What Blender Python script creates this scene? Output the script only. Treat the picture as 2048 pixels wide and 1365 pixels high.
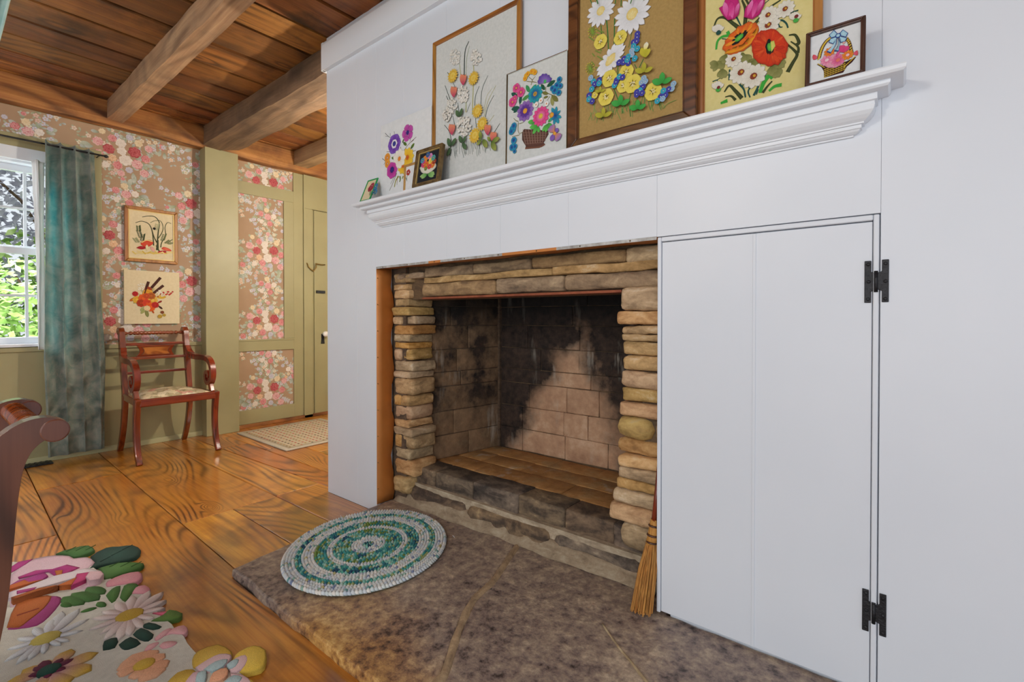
import bpy, bmesh, math, random
from mathutils import Vector, Matrix, noise
R_ = random.Random(7)
PI = math.pi
for o in list(bpy.data.objects): bpy.data.objects.remove(o, do_unlink=True)
SC = bpy.context.scene
COL = SC.collection

# ------------------------------------------------------------------ camera
FPX, YAW, TILT, SHY = 962.93, 0.67555, 0.00981, -37.98
cam_d = bpy.data.cameras.new('camera'); cam = bpy.data.objects.new('camera', cam_d); COL.objects.link(cam)
cam.location = (0, 0, 1.0); cam.rotation_euler = (PI/2 - TILT, 0, YAW)
cam_d.sensor_width = 36; cam_d.lens = FPX/2048*36; cam_d.shift_y = SHY/2048; cam_d.clip_start = .02
SC.camera = cam
# ------------------------------------------------------------------ light
vs = SC.view_settings
vs.view_transform = 'Standard'; vs.look = 'None'; vs.gamma = 1; vs.use_curve_mapping = False; vs.exposure = 0.0
w = bpy.data.worlds.new('daylight'); SC.world = w; w.use_nodes = True
bg = w.node_tree.nodes['Background']; bg.inputs[0].default_value = (.87, .94, 1.0, 1); bg.inputs[1].default_value = .95
def area(name, loc, target, size, energy, color=(1, 1, 1), sy=None):
    d = bpy.data.lights.new(name, 'AREA'); d.energy = energy; d.color = color; d.size = size
    if sy: d.shape = 'RECTANGLE'; d.size_y = sy
    o = bpy.data.objects.new(name, d); COL.objects.link(o); o.location = loc
    o.rotation_euler = (Vector(target) - Vector(loc)).to_track_quat('-Z', 'Y').to_euler(); return o
def point(name, loc, energy, color, r):
    d = bpy.data.lights.new(name, 'POINT'); d.energy = energy; d.color = color; d.shadow_soft_size = r
    o = bpy.data.objects.new(name, d); COL.objects.link(o); o.location = loc; return o
area('assumed_window_light_behind', (.6, -2.6, 1.5), (-.9, 1.5, 1.2), 2.4, 40, (.92, .96, 1), 1.7)  # area lamp standing in for an assumed, unseen window behind the camera
point('assumed_hall_lamp', (-2.72, 2.42, 1.85), 84, (1, .90, .74), .035)  # assumed lamp, out of view, placed from the shadows of post and chair
point('unseen_room_fill', (-1.0, -1.0, 2.0), 46, (1, .93, .82), .16)  # unseen fill light, added to brighten the floor, rug, hearth and firebox
area('added_light_outside_window', (-5.75, .2, 3.1), (-4.4, .45, 1.1), 1.6, 800, (.93, .97, 1.0), 1.4)  # unseen lamp added outside the window to light the curtain's back and the floor

# ------------------------------------------------------------------ pixel -> point on a known plane
_F = Vector((-math.sin(YAW)*math.cos(TILT), math.cos(YAW)*math.cos(TILT), -math.sin(TILT)))
_R = Vector((math.cos(YAW), math.sin(YAW), 0)); _U = _R.cross(_F)
def ray(px, py): return _F + _R*((px-1024)/FPX) - _U*((py-682.5-SHY)/FPX)
def onY(px, py, y): d = ray(px, py); return d*(y/d.y) + Vector((0, 0, 1))
def onX(px, py, x): d = ray(px, py); return d*(x/d.x) + Vector((0, 0, 1))
def onZ(px, py, z=0): d = ray(px, py); return d*((z-1)/d.z) + Vector((0, 0, 1))

# ------------------------------------------------------------------ node materials
def lin(h, a=1.0):
    if isinstance(h, (tuple, list)): return (h[0], h[1], h[2], a)
    h = h.lstrip('#'); c = [int(h[i:i+2], 16)/255 for i in (0, 2, 4)]
    return tuple((x/12.92 if x <= .04045 else ((x+.055)/1.055)**2.4) for x in c) + (a,)
class NT:
    def __init__(s, name):
        s.m = bpy.data.materials.new(name); s.m.use_nodes = True; s.t = s.m.node_tree
        s.b = s.t.nodes['Principled BSDF']; s.out = s.t.nodes['Material Output']
    def set(s, node, k, v):
        sk = node.inputs[k]
        if isinstance(v, bpy.types.NodeSocket): s.t.links.new(v, sk)
        else: sk.default_value = v
    def add(s, typ, ins=None, **props):
        n = s.t.nodes.new('ShaderNode' + typ)
        for k, v in props.items(): setattr(n, k, v)
        for k, v in (ins or {}).items(): s.set(n, k, v)
        return n
    def math(s, op, a, b=None, c=None, clamp=False):
        n = s.add('Math', {0: a}, operation=op, use_clamp=clamp)
        if b is not None: s.set(n, 1, b)
        if c is not None: s.set(n, 2, c)
        return n.outputs[0]
    def mix(s, f, a, b, mode='MIX'):
        n = s.add('MixRGB', {0: f, 1: a, 2: b}, blend_type=mode); return n.outputs[0]
    def ramp(s, fac, stops, interp='LINEAR'):
        n = s.add('ValToRGB', {0: fac}); cr = n.color_ramp; cr.interpolation = interp
        while len(cr.elements) < len(stops): cr.elements.new(.5)
        for e, (p, c) in zip(cr.elements, stops): e.position = p; e.color = lin(c)
        return n.outputs[0]
    def pos(s): return s.add('NewGeometry').outputs['Position']
    def rnd(s): return s.add('ObjectInfo').outputs['Random']
    def vmul(s, v, t): return s.add('VectorMath', {0: v, 1: t}, operation='MULTIPLY').outputs[0]
    def vadd(s, v, t): return s.add('VectorMath', {0: v, 1: t}, operation='ADD').outputs[0]
    def comb(s, x, y, z): return s.add('CombineXYZ', {0: x, 1: y, 2: z}).outputs[0]
    def sep(s, v): n = s.add('SeparateXYZ', {0: v}); return n.outputs
    def noise(s, v, scale, detail=4, rough=.55, dist=0.0):
        return s.add('TexNoise', {'Vector': v, 'Scale': scale, 'Detail': detail, 'Roughness': rough, 'Distortion': dist}).outputs[0]
    def bump(s, h, strength=.3, dist=.01, normal=None):
        n = s.add('Bump', {'Height': h, 'Strength': strength, 'Distance': dist})
        if normal is not None: s.set(n, 'Normal', normal)
        return n.outputs[0]
    def fin(s, col=None, rough=None, nrm=None, **kw):
        if col is not None: s.set(s.b, 'Base Color', col)
        if rough is not None: s.set(s.b, 'Roughness', rough)
        if nrm is not None: s.set(s.b, 'Normal', nrm)
        for k, v in kw.items(): s.set(s.b, k.replace('_', ' '), v)
        return s.m
def plain(name, c1, c2=None, rough=.6, scale=8, bump=0.0, bscale=60, **kw):
    n = NT(name); p = n.pos()
    col = lin(c1) if c2 is None else n.ramp(n.noise(p, scale), [(.35, c1), (.65, c2)])
    nr = n.bump(n.noise(p, bscale), bump, .004) if bump else None
    return n.fin(col, rough, nr, **kw)
def wood(name, axis, cols, K=12, s1=.5, s2=2.2, rough=.45, coat=0.0, stain=.35, stain_col='2a1408', knots=True, bump=.15, vary=.4, line=.6, coatr=.12, fs=1.0):
    """cols: dark growth ring, mid, light.  axis: direction the grain runs along; K rings, s1/s2 stretch along/across"""
    n = NT(name); p = n.pos(); r = n.rnd(); off = n.math('MULTIPLY', r, 37.0)
    x, y, z = n.sep(p)
    if axis == 'x': a, c, d = x, y, z
    elif axis == 'y': a, c, d = y, x, z
    else: a, c, d = z, x, y
    v = n.comb(n.math('ADD', n.math('MULTIPLY', a, s1), off), n.math('MULTIPLY', c, s2), n.math('MULTIPLY', d, s2*.7))
    w1 = n.noise(v, 1.0, 1.5, .4, .25)
    if knots:
        kv = n.comb(n.math('ADD', n.math('MULTIPLY', a, 1.0), off), n.math('MULTIPLY', c, 2.4), n.math('MULTIPLY', d, 2.4))
        vo = n.add('TexVoronoi', {'Vector': kv, 'Scale': 1.5, 'Randomness': 1.0}).outputs['Distance']
        kn = n.math('SUBTRACT', 1.0, n.math('MULTIPLY', vo, 4.2), clamp=True)
        w1 = n.math('ADD', w1, n.math('MULTIPLY', n.math('POWER', kn, 2.0), .16))
    g = n.math('ADD', n.math('MULTIPLY', n.math('SINE', n.math('MULTIPLY', w1, K*6.283)), .5), .5)
    g = n.math('POWER', g, 2.2)
    fine = n.noise(n.comb(n.math('ADD', n.math('MULTIPLY', a, 2.2*fs), off), n.math('MULTIPLY', c, 75.0*fs), n.math('MULTIPLY', d, 75.0*fs)), 1.0, 4, .65)
    big = n.noise(n.vadd(n.vmul(p, (1.3, 1.3, 1.3)), n.comb(off, 0.0, off)), 2.0, 6, .65)
    md = n.noise(n.comb(n.math('ADD', n.math('MULTIPLY', a, s1*2.4), off), n.math('MULTIPLY', c, s2*1.6), n.math('MULTIPLY', d, s2)), 1.2, 4, .55)
    col = n.ramp(n.math('ADD', n.math('MULTIPLY', fine, .55), n.math('MULTIPLY', md, .6)), [(.38, cols[1]), (.74, cols[2])])
    amt = n.math('MULTIPLY', n.math('ADD', n.math('MULTIPLY', n.math('SUBTRACT', n.noise(n.vadd(p, n.comb(off, off, 0.0)), 2.3, 2), .42), 4.0, clamp=True), .3), line)
    col = n.mix(n.math('MULTIPLY', g, amt, clamp=True), col, lin(cols[0]))
    col = n.mix(n.math('MULTIPLY', n.math('SUBTRACT', n.math('MULTIPLY', big, 3.6), 1.85, clamp=True), stain), col, lin(stain_col))
    hv = n.add('HueSaturation', {'Hue': n.math('ADD', .5, n.math('MULTIPLY', n.math('SUBTRACT', r, .5), .02)), 'Saturation': 1.0,
               'Value': n.math('ADD', 1.0 - vary*.5, n.math('MULTIPLY', n.math('FRACT', n.math('MULTIPLY', r, 7.31)), vary)), 'Color': col}).outputs[0]
    if knots:
        hv = n.mix(n.math('MULTIPLY', n.math('SUBTRACT', n.math('MULTIPLY', kn, 4.0), 3.2, clamp=True), .85), hv, lin('1e0d05'))
    nr = n.bump(n.math('ADD', n.math('MULTIPLY', n.math('ADD', fine, g), .5), big), bump, .004)
    return n.fin(hv, rough, nr, Coat_Weight=coat, Coat_Roughness=coatr)
def stone_mat(name, cols, scale=9, rough=.85, bump=.6, soot=0.0, vary=.35):
    n = NT(name); p = n.pos(); r = n.rnd(); o = n.math('MULTIPLY', r, 53.0)
    v = n.vadd(p, n.comb(o, o, o))
    f1 = n.noise(n.vmul(v, (1, 1, 2.6)), scale, 6, .62, .6); f2 = n.noise(v, scale*6, 4, .7)
    f = n.math('ADD', n.math('MULTIPLY', f1, .8), n.math('MULTIPLY', f2, .25))
    k = len(cols); col = n.ramp(f, [(.3+.45*i/(k-1), c) for i, c in enumerate(cols)])
    col = n.add('HueSaturation', {'Hue': n.math('ADD', .5, n.math('MULTIPLY', n.math('SUBTRACT', n.math('FRACT', n.math('MULTIPLY', r, 3.7)), .6), .014)), 'Saturation': n.math('ADD', .8, n.math('MULTIPLY', n.math('FRACT', n.math('MULTIPLY', r, 11.3)), .35)),
        'Value': n.math('ADD', 1-vary/2, n.math('MULTIPLY', r, vary)), 'Color': col}).outputs[0]
    nr = n.bump(f, bump, .012)
    return n.fin(col, rough, nr)
def vcol(name, rough=.85, bump=.25, bscale=700, **kw):
    n = NT(name); a = n.add('VertexColor', layer_name='Col').outputs[0]; p = n.pos()
    t = n.noise(p, bscale, 2, .6)
    col = n.mix(.35, a, n.mix(1.0, a, n.ramp(t, [(.3, '9a9a9a'), (.7, 'ffffff')]), 'MULTIPLY'))
    return n.fin(col, rough, n.bump(t, bump, .002) if bump else None, **kw)

# ------------------------------------------------------------------ mesh helpers
class MB:
    def __init__(s): s.v = []; s.f = []; s.c = []; s.mi = []; s.sm = []; s.curc = None; s.curm = 0; s.cursm = False
    def vert(s, p, c=None): s.v.append(tuple(p)); s.c.append(c or s.curc or (1, 1, 1, 1)); return len(s.v)-1
    def face(s, idx, sm=None): s.f.append(tuple(idx)); s.mi.append(s.curm); s.sm.append(s.cursm if sm is None else sm)
    def box(s, x0, x1, y0, y1, z0, z1):
        b = [s.vert(p) for p in ((x0,y0,z0),(x1,y0,z0),(x1,y1,z0),(x0,y1,z0),(x0,y0,z1),(x1,y0,z1),(x1,y1,z1),(x0,y1,z1))]
        for q in ((3,2,1,0),(4,5,6,7),(0,1,5,4),(1,2,6,5),(2,3,7,6),(3,0,4,7)): s.face([b[i] for i in q])
        return s
    def hexa(s, pts):   # 8 points: bottom ring 4, top ring 4
        b = [s.vert(p) for p in pts]
        for q in ((3,2,1,0),(4,5,6,7),(0,1,5,4),(1,2,6,5),(2,3,7,6),(3,0,4,7)): s.face([b[i] for i in q])
        return s
    def rings(s, rings, closed=True, cap0=True, cap1=True, sm=True):
        ids = [[s.vert(p) for p in r] for r in rings]; n = len(ids[0])
        for a, b in zip(ids, ids[1:]):
            for i in range(n if closed else n-1):
                j = (i+1) % n; s.face((a[i], a[j], b[j], b[i]), sm)
        if cap0: s.face(list(reversed(ids[0])), False)
        if cap1: s.face(ids[-1], False)
        return s
    def tube(s, path, rad, seg=10, cap=True, sm=True, flat=1.0):
        path = [Vector(p) for p in path]; rs = []
        for i, p in enumerate(path):
            t = (path[min(i+1, len(path)-1)] - path[max(i-1, 0)]).normalized()
            up = Vector((0, 0, 1)) if abs(t.z) < .93 else Vector((0, 1, 0))
            u = t.cross(up).normalized(); v = u.cross(t); r = rad(i/(len(path)-1)) if callable(rad) else (rad[i] if isinstance(rad, (list, tuple)) else rad)
            rs.append([p + u*(math.cos(k*2*PI/seg)*r) + v*(math.sin(k*2*PI/seg)*r*flat) for k in range(seg)])
        return s.rings(rs, True, cap, cap, sm)
    def lathe(s, prof, c, axis, seg=16, mod=None):   # prof: (t along axis, r)
        ax = Vector(axis).normalized(); up = Vector((0, 0, 1)) if abs(ax.z) < .9 else Vector((1, 0, 0)); u = ax.cross(up).normalized(); v = ax.cross(u); c = Vector(c)
        rs = []
        for t, r in prof:
            rs.append([c + ax*t + (u*math.cos(a) + v*math.sin(a))*(r*(mod(t, a) if mod else 1)) for a in (k*2*PI/seg for k in range(seg))])
        return s.rings(rs)
    def prism(s, poly, fn0, fn1):   # poly 2-D, fn maps a 2-D point to 3-D
        a = [s.vert(fn0(p)) for p in poly]; b = [s.vert(fn1(p)) for p in poly]; n = len(poly)
        s.face(list(reversed(a))); s.face(b)
        for i in range(n): s.face((a[i], a[(i+1) % n], b[(i+1) % n], b[i]))
        return s
    def ribbon(s, path, th, y0, y1):   # planar band in the xz plane with thickness, extruded in y
        path = [Vector((p[0], p[1])) for p in path]; L = []; Rr = []
        for i, p in enumerate(path):
            t = (path[min(i+1, len(path)-1)] - path[max(i-1, 0)]).normalized(); nn = Vector((-t.y, t.x)); h = (th(i/(len(path)-1)) if callable(th) else th)/2
            L.append(p + nn*h); Rr.append(p - nn*h)
        rs = [[(L[i].x, y0, L[i].y), (L[i].x, y1, L[i].y), (Rr[i].x, y1, Rr[i].y), (Rr[i].x, y0, Rr[i].y)] for i in range(len(path))]
        return s.rings(rs, True, True, True, False)
    def block(s, x0, x1, y0, y1, z0, z1, r=.01, amp=0.0, freq=9, seed=0, nx=1, ny=1, nz=1, sm=True, xf=None):
        """rounded, slightly irregular block"""
        h = ((x1-x0)/2, (y1-y0)/2, (z1-z0)/2); c = Vector(((x0+x1)/2, (y0+y1)/2, (z0+z1)/2)); rr = min(r, min(h)*.95)
        ax = []
        for hh, k in zip(h, (nx, ny, nz)):
            t = hh - rr; ax.append([-hh] + [-t + 2*t*i/(k) for i in range(k+1)] + [hh])
        idx = {}
        def V(i, j, k):
            key = (i, j, k)
            if key not in idx:
                p = Vector((ax[0][i], ax[1][j], ax[2][k])); q = Vector([max(-(hh-rr), min(hh-rr, a)) for a, hh in zip(p, h)]); d = p - q
                if d.length > 1e-9: p = q + d.normalized()*rr
                p = p + c
                if xf: p = Vector(xf(p))
                if amp: p = p + Vector(noise.noise_vector(p*freq + Vector((seed*7.1, seed*3.3, seed)))) * amp
                idx[key] = s.vert(p)
            return idx[key]
        n = [len(a)-1 for a in ax]
        for k in (0, n[2]):
            for i in range(n[0]):
                for j in range(n[1]):
                    q = [V(i, j, k), V(i+1, j, k), V(i+1, j+1, k), V(i, j+1, k)]; s.face(q if k else q[::-1], sm)
        for j in (0, n[1]):
            for i in range(n[0]):
                for k in range(n[2]):
                    q = [V(i, j, k), V(i+1, j, k), V(i+1, j, k+1), V(i, j, k+1)]; s.face(q if j == 0 else q[::-1], sm)
        for i in (0, n[0]):
            for j in range(n[1]):
                for k in range(n[2]):
                    q = [V(i, j, k), V(i, j+1, k), V(i, j+1, k+1), V(i, j, k+1)]; s.face(q if i else q[::-1], sm)
        return s
    def build(s, name, mats, parent=None, local=False, bevel=0, bseg=2, solid=0, cols=False, label=None, weighted=False):
        if not isinstance(mats, (list, tuple)): mats = [mats]
        vs_ = [Vector(p) for p in s.v]
        lo = Vector([min(p[i] for p in vs_) for i in range(3)]); hi = Vector([max(p[i] for p in vs_) for i in range(3)]); c = (lo+hi)/2
        if not parent: c.z = lo.z
        me = bpy.data.meshes.new(name); me.from_pydata([tuple(p-c) for p in vs_], [], s.f)
        for m in mats: me.materials.append(m)
        me.polygons.foreach_set('material_index', s.mi); me.polygons.foreach_set('use_smooth', s.sm)
        if cols:
            at = me.color_attributes.new('Col', 'FLOAT_COLOR', 'POINT'); at.data.foreach_set('color', [x for cc in s.c for x in cc])
        me.update()
        o = bpy.data.objects.new(name, me); COL.objects.link(o)
        if parent:
            o.parent = parent; o.location = c if local else c - WL(parent)
        else: o.location = c
        if bevel:
            b = o.modifiers.new('bevel', 'BEVEL'); b.width = bevel; b.segments = bseg; b.limit_method = 'ANGLE'; b.angle_limit = .6
        if solid:
            b = o.modifiers.new('solid', 'SOLIDIFY'); b.thickness = solid; b.offset = 0
        if label: o['label'] = label
        return o
def WL(o):
    l = o.location.copy()
    while o.parent: o = o.parent; l += o.location
    return l
def tag(o, label, cat, group=None, kind=None):
    o['label'] = label; o['category'] = cat
    if group: o['group'] = group
    if kind: o['kind'] = kind
    return o
def thing(name, label, cat, loc=(0, 0, 0), rotz=0, group=None, kind=None):
    o = bpy.data.objects.new(name, None); o.empty_display_size = .1; COL.objects.link(o); o.location = loc; o.rotation_euler = (0, 0, rotz)
    return tag(o, label, cat, group, kind)
def smooth_path(pts, n=8):     # Catmull-Rom
    P = [Vector(p) for p in pts]; P = [P[0]*2-P[1]] + P + [P[-1]*2-P[-2]]; out = []
    for i in range(1, len(P)-2):
        for k in range(n):
            t = k/n; a, b, c, d = P[i-1], P[i], P[i+1], P[i+2]
            out.append(.5*((2*b) + (c-a)*t + (2*a-5*b+4*c-d)*t*t + (3*b-a-3*c+d)*t**3))
    out.append(P[-2]); return out

# ------------------------------------------------------------------ drawing of stitched / printed / tufted motifs as layered shapes
class Art:
    """2-D shapes laid on a plane. to_uv maps input coords to plane metres, place(u,v,h) maps to 3-D"""
    def __init__(s, to_uv, place, h=.0012, step=.00006, base=.0004, scale=None):
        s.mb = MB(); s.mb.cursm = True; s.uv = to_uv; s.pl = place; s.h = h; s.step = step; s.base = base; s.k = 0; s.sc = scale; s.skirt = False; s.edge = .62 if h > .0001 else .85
    def S(s, x, y):
        if s.sc: return s.sc
        a = Vector(s.uv(x, y)); b = Vector(s.uv(x, y+1)); return (a-b).length
    def fan(s, pts, ce, cc, dome=None, c3=None):
        """pts in uv metres; ce edge colour, cc centre colour"""
        s.k += 1; l0 = s.base + s.k*s.step; dome = s.h if dome is None else dome
        n = len(pts); cx = sum(p[0] for p in pts)/n; cy = sum(p[1] for p in pts)/n
        ce = ce if isinstance(ce, list) else [ce]*n
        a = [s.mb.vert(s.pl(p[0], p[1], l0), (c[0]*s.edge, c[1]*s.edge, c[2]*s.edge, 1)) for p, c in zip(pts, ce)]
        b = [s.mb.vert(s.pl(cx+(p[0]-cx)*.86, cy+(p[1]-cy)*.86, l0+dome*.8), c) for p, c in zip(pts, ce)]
        m = s.mb.vert(s.pl(cx, cy, l0+dome), cc)
        if s.skirt:
            d0 = [s.mb.vert(s.pl(p[0], p[1], .0008), c) for p, c in zip(pts, ce)]
            for i in range(n): s.mb.face((d0[i], d0[(i+1) % n], a[(i+1) % n], a[i]))
        for i in range(n):
            j = (i+1) % n; s.mb.face((a[i], a[j], b[j], b[i])); s.mb.face((b[i], b[j], m))
    def disc(s, x, y, r, col, col2=None, sq=1.0, rot=0, n=12, jit=0.0, dome=None, raw=False):
        u, v = s.uv(x, y); k = r if raw else r*s.S(x, y); c = lin(col) if isinstance(col, str) else col; c2 = lin(col2) if isinstance(col2, str) else (col2 or c)
        P = []
        for i in range(n):
            a = 2*PI*i/n; q = k*(1+jit*(R_.random()-.5)*2); px, py = q*math.cos(a), q*sq*math.sin(a)
            P.append((u+px*math.cos(rot)-py*math.sin(rot), v+px*math.sin(rot)+py*math.cos(rot)))
        s.fan(P, c, c2, dome)
    def petal_uv(s, u, v, ang, L, W, c0, c1, tip=.75, n=6, dome=None):
        c0 = lin(c0) if isinstance(c0, str) else c0; c1 = lin(c1) if isinstance(c1, str) else c1
        P = []; C = []; ca, sa = math.cos(ang), math.sin(ang)
        for side in (1, -1):
            rng = range(n+1) if side == 1 else range(n-1, 0, -1)
            for i in rng:
                t = i/n; wv = W/2*math.sin(PI*(t**(1/tip)))**.62 if 0 < t < 1 else 0
                x, y = L*t, wv*side; P.append((u+x*ca-y*sa, v+x*sa+y*ca)); C.append(tuple(c0[q]+(c1[q]-c0[q])*t for q in range(4)))
        s.fan(P, C, tuple(c0[q]+(c1[q]-c0[q])*.55 for q in range(4)), dome)
    def petal(s, x0, y0, x1, y1, W, c0, c1=None, tip=.75, dome=None):   # base->tip in input coords, W as fraction of length
        a = Vector(s.uv(x0, y0)); b = Vector(s.uv(x1, y1)); d = b-a
        s.petal_uv(a.x, a.y, math.atan2(d.y, d.x), d.length, d.length*W, c0, c1 or c0, tip, 6, dome)
    def leaf(s, x0, y0, x1, y1, W, c0, c1, vein=None):
        s.petal(x0, y0, x1, y1, W, c0, c1, 1.0)
        if vein: s.stroke([(x0, y0), (x0+(x1-x0)*.85, y0+(y1-y0)*.85)], .05, vein, rel=True)
    def flower(s, x, y, r, n, c0, c1, cc=None, rc=.3, W=.75, rot=0, tip=.62, cc2=None, sq=1.0, sqrot=0, inner=None):
        u, v = s.uv(x, y); k = r*s.S(x, y)
        for i in range(n):
            a = rot + 2*PI*i/n; dx, dy = math.cos(a), math.sin(a)*sq
            ux = dx*math.cos(sqrot)-dy*math.sin(sqrot); uy = dx*math.sin(sqrot)+dy*math.cos(sqrot); L = math.hypot(ux, uy)*k
            s.petal_uv(u+ux*k*.12, v+uy*k*.12, math.atan2(uy, ux), L*.97, k*W*(2*PI/n)*.86*(.6+.4*sq), c0, c1, tip)
        if inner: s.disc(x, y, r*inner[0], inner[1], inner[2], sq, sqrot, 12)
        if cc: s.disc(x, y, r*rc, cc, cc2 or cc, sq, sqrot, 10, .08)
    def stroke(s, pts, w, col, w2=None, rel=False, dome=None):
        Q = [Vector(s.uv(*p)) for p in pts]
        if len(Q) > 2: Q = [Vector(q[:2]) for q in smooth_path([(q.x, q.y, 0) for q in Q], 5)]
        L = sum((b-a).length for a, b in zip(Q, Q[1:])); k = L if rel else s.S(*pts[0]); c = lin(col) if isinstance(col, str) else col
        s.k += 1; l0 = s.base + s.k*s.step; dome = (s.h*.6 if dome is None else dome); n = len(Q); rows = []
        w2 = w if w2 is None else w2
        for i, q in enumerate(Q):
            t = (Q[min(i+1, n-1)]-Q[max(i-1, 0)]).normalized(); nn = Vector((-t.y, t.x)); ww = (w+(w2-w)*i/(n-1))*k/2
            rows.append([s.mb.vert(s.pl(*(q+nn*ww), l0), c), s.mb.vert(s.pl(*q, l0+dome), c), s.mb.vert(s.pl(*(q-nn*ww), l0), c)])
        for a, b in zip(rows, rows[1:]):
            s.mb.face((a[0], b[0], b[1], a[1])); s.mb.face((a[1], b[1], b[2], a[2]))
    def poly(s, pts, col, col2=None, dome=None, fine=0):
        dome = s.h*.15 if dome is None else dome
        Q = [s.uv(*p) for p in pts]
        if fine:
            Q = [tuple(q[:2]) for q in smooth_path([(q[0], q[1], 0) for q in Q + Q[:1]], fine)][:-1]
        c = [lin(q) for q in col] if isinstance(col, list) and not fine else (lin(col) if isinstance(col, str) else col)
        s.fan([tuple(q[:2]) for q in Q], c, lin(col2) if isinstance(col2, str) else (col2 or (c[0] if isinstance(c, list) else c)), dome)
    def knots(s, x, y, r, n, col, col2, kr=.16, sq=1.0):
        for i in range(int(n*1.5)):
            a = R_.random()*2*PI; q = r*math.sqrt(R_.random()); s.disc(x+q*math.cos(a)*.72, y+q*math.sin(a)*sq, r*kr*(.7+.6*R_.random()), col2 if R_.random() < .3 else col, 'ffffff' if R_.random() < .5 else col, n=6, dome=s.h*3)
    def build(s, name, mat, parent, label=None, local=False): return s.mb.build(name, mat, parent, local=local, cols=True, label=label)

# ================================================================== materials
M = {}
M['white'] = plain('white_paint', 'e0e5ed', 'd9dfe8', .42, 1.2, .05, 25)
M['white_gloss'] = plain('white_gloss_paint', 'e2e7ee', None, .35)
M['green'] = plain('olive_green_paint', 'a29a72', '9a926b', .45, 2.5, .06, 30)
M['green_light'] = plain('pale_olive_paint', 'b9b48a', None, .5)
M['dark'] = plain('dark_gap', '0c0806', None, .9)
M['floor'] = wood('floor_pine', 'x', ('4a1c06', 'a6530c', 'e09c3e'), 52, .30, 1.7, .3, .6, .8, '5c2806', True, .1, .35, .7)
M['ceil'] = wood('ceiling_board', 'y', ('241006', '6e3d18', 'a46a30'), 14, .4, 2.8, .6, .05, 1.0, '1c0d06', True, .3, .6, .6)
M['beam'] = wood('hewn_beam', 'x', ('4a3020', '93704f', 'c2a27a'), 13, .5, 2.6, .75, 0, .75, '6a5a4c', False, .6, .2, .6)
M['beam2'] = wood('dark_summer_beam', 'x', ('2a1c12', '63503c', '94765a'), 10, .5, 2.6, .75, 0, .8, '3e3129', False, .7, .2, .6)
M['girt'] = wood('hewn_girt', 'y', ('3c1a0c', '8a4c22', 'c08848'), 12, .5, 2.6, .7, 0, .8, '331509', False, .6, .2, .7)
M['mahog'] = wood('mahogany', 'z', ('300e06', '6a270f', '90401c'), 6, 1.5, 14, .22, .55, .3, '3c140c', False, .02, .1, .6)
M['mahog_y'] = wood('mahogany_rail', 'y', ('300e06', '6a270f', '90401c'), 6, 1.5, 14, .22, .55, .3, '3c140c', False, .02, .1, .6)
M['walnut_old'] = wood('dark_cherry', 'z', ('2c140d', '5a2c1e', '70402e'), 9, .8, 8, .32, .4, .3, '3a1a12', False, .02, .05, .6)
M['burl'] = wood('satinwood_inlay', 'y', ('7a3a14', 'a86428', 'c07e3a'), 6, 4, 14, .3, .4, .2, '70380f', False, .02, .05, .6)
M['oak'] = wood('oak_frame', 'z', ('6a3c16', '9a622a', 'b67c3c'), 6, 1.5, 18, .4, .2, .2, '5a3414', False, .05, .05, .6)
M['oak_x'] = wood('oak_frame_rail', 'x', ('6a3c16', '9a622a', 'b67c3c'), 6, 1.5, 18, .4, .2, .2, '5a3414', False, .05, .05, .6)
M['walnut'] = wood('walnut_veneer', 'x', ('1e0d05', '4c2a12', '744824'), 9, 3, 12, .35, .3, .5, '1c0d06', False, .03, .05, .9)
M['darkframe'] = wood('dark_wood_frame', 'z', ('22110c', '43261c', '5e3b2c'), 6, 1.5, 18, .4, .2, .3, '1e100c', False, .05, .05, .6)
M['bronze'] = plain('bronze_frame', '5e4a30', '8a7148', .4, 40, .1, 200, Metallic=.35)
M['gold'] = plain('gold_frame', 'b98a4a', 'd2a766', .35, 30, .05, 200, Metallic=.35)
M['goldlip'] = plain('gilt_lip', 'd9bd7a', None, .35, Metallic=.3)
M['chrome'] = plain('polished_metal', 'd8d8d2', None, .15, Metallic=1.0)
M['brassline'] = plain('dark_brass_edge', '5c4a2c', None, .3, Metallic=.8)
M['iron'] = plain('black_iron', '17171b', '26262b', .45, 60, .5, 160, Metallic=.3)
M['copper'] = plain('copper_sheet', 'be7434', 'd08644', .42, 4, .15, 14, Metallic=.35)
M['copper_edge'] = plain('painted_copper', 'c4c4c2', '8a8580', .45, 25, .3, 60, Metallic=.2)
M['rust'] = plain('rusty_lintel_bar', '7a3a20', '9a5232', .7, 20, .4, 60)
M['porcelain'] = plain('porcelain', 'f2f0ea', None, .12)
M['brass'] = plain('old_brass', '8a7038', 'a88c4c', .4, 20, 0, 1, Metallic=.7)
M['green_frame'] = plain('bright_green_card', '1d9a52', None, .5)
M['stitch'] = vcol('wool_stitching', .85, .5, 900)
M['print'] = vcol('printed_paper', .75, 0.0)
M['pile'] = vcol('wool_pile', .95, .8, 420)
M['rag'] = vcol('braided_rag', .95, .9, 500)
M['glass'] = plain('window_glass', 'ffffff', None, .0, Transmission_Weight=1.0, IOR=1.02)
M['linen'] = plain('white_linen', 'd3d6d4', 'c9cdcb', .9, 90, .3, 900)
M['linen_w'] = plain('white_canvas', 'dfe2e4', 'd8dcde', .9, 60, .2, 800)
M['tan'] = plain('tan_burlap', 'b3945a', 'a88a52', .95, 120, .5, 900)
M['cream'] = plain('cream_canvas', 'dccf8e', 'd6c985', .9, 60, .3, 800)
M['ivory'] = plain('ivory_canvas', 'e2d3b0', 'dccca6', .9, 60, .2, 700)
M['black_cloth'] = plain('dark_blue_cloth', '0e1420', None, .9)

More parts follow.
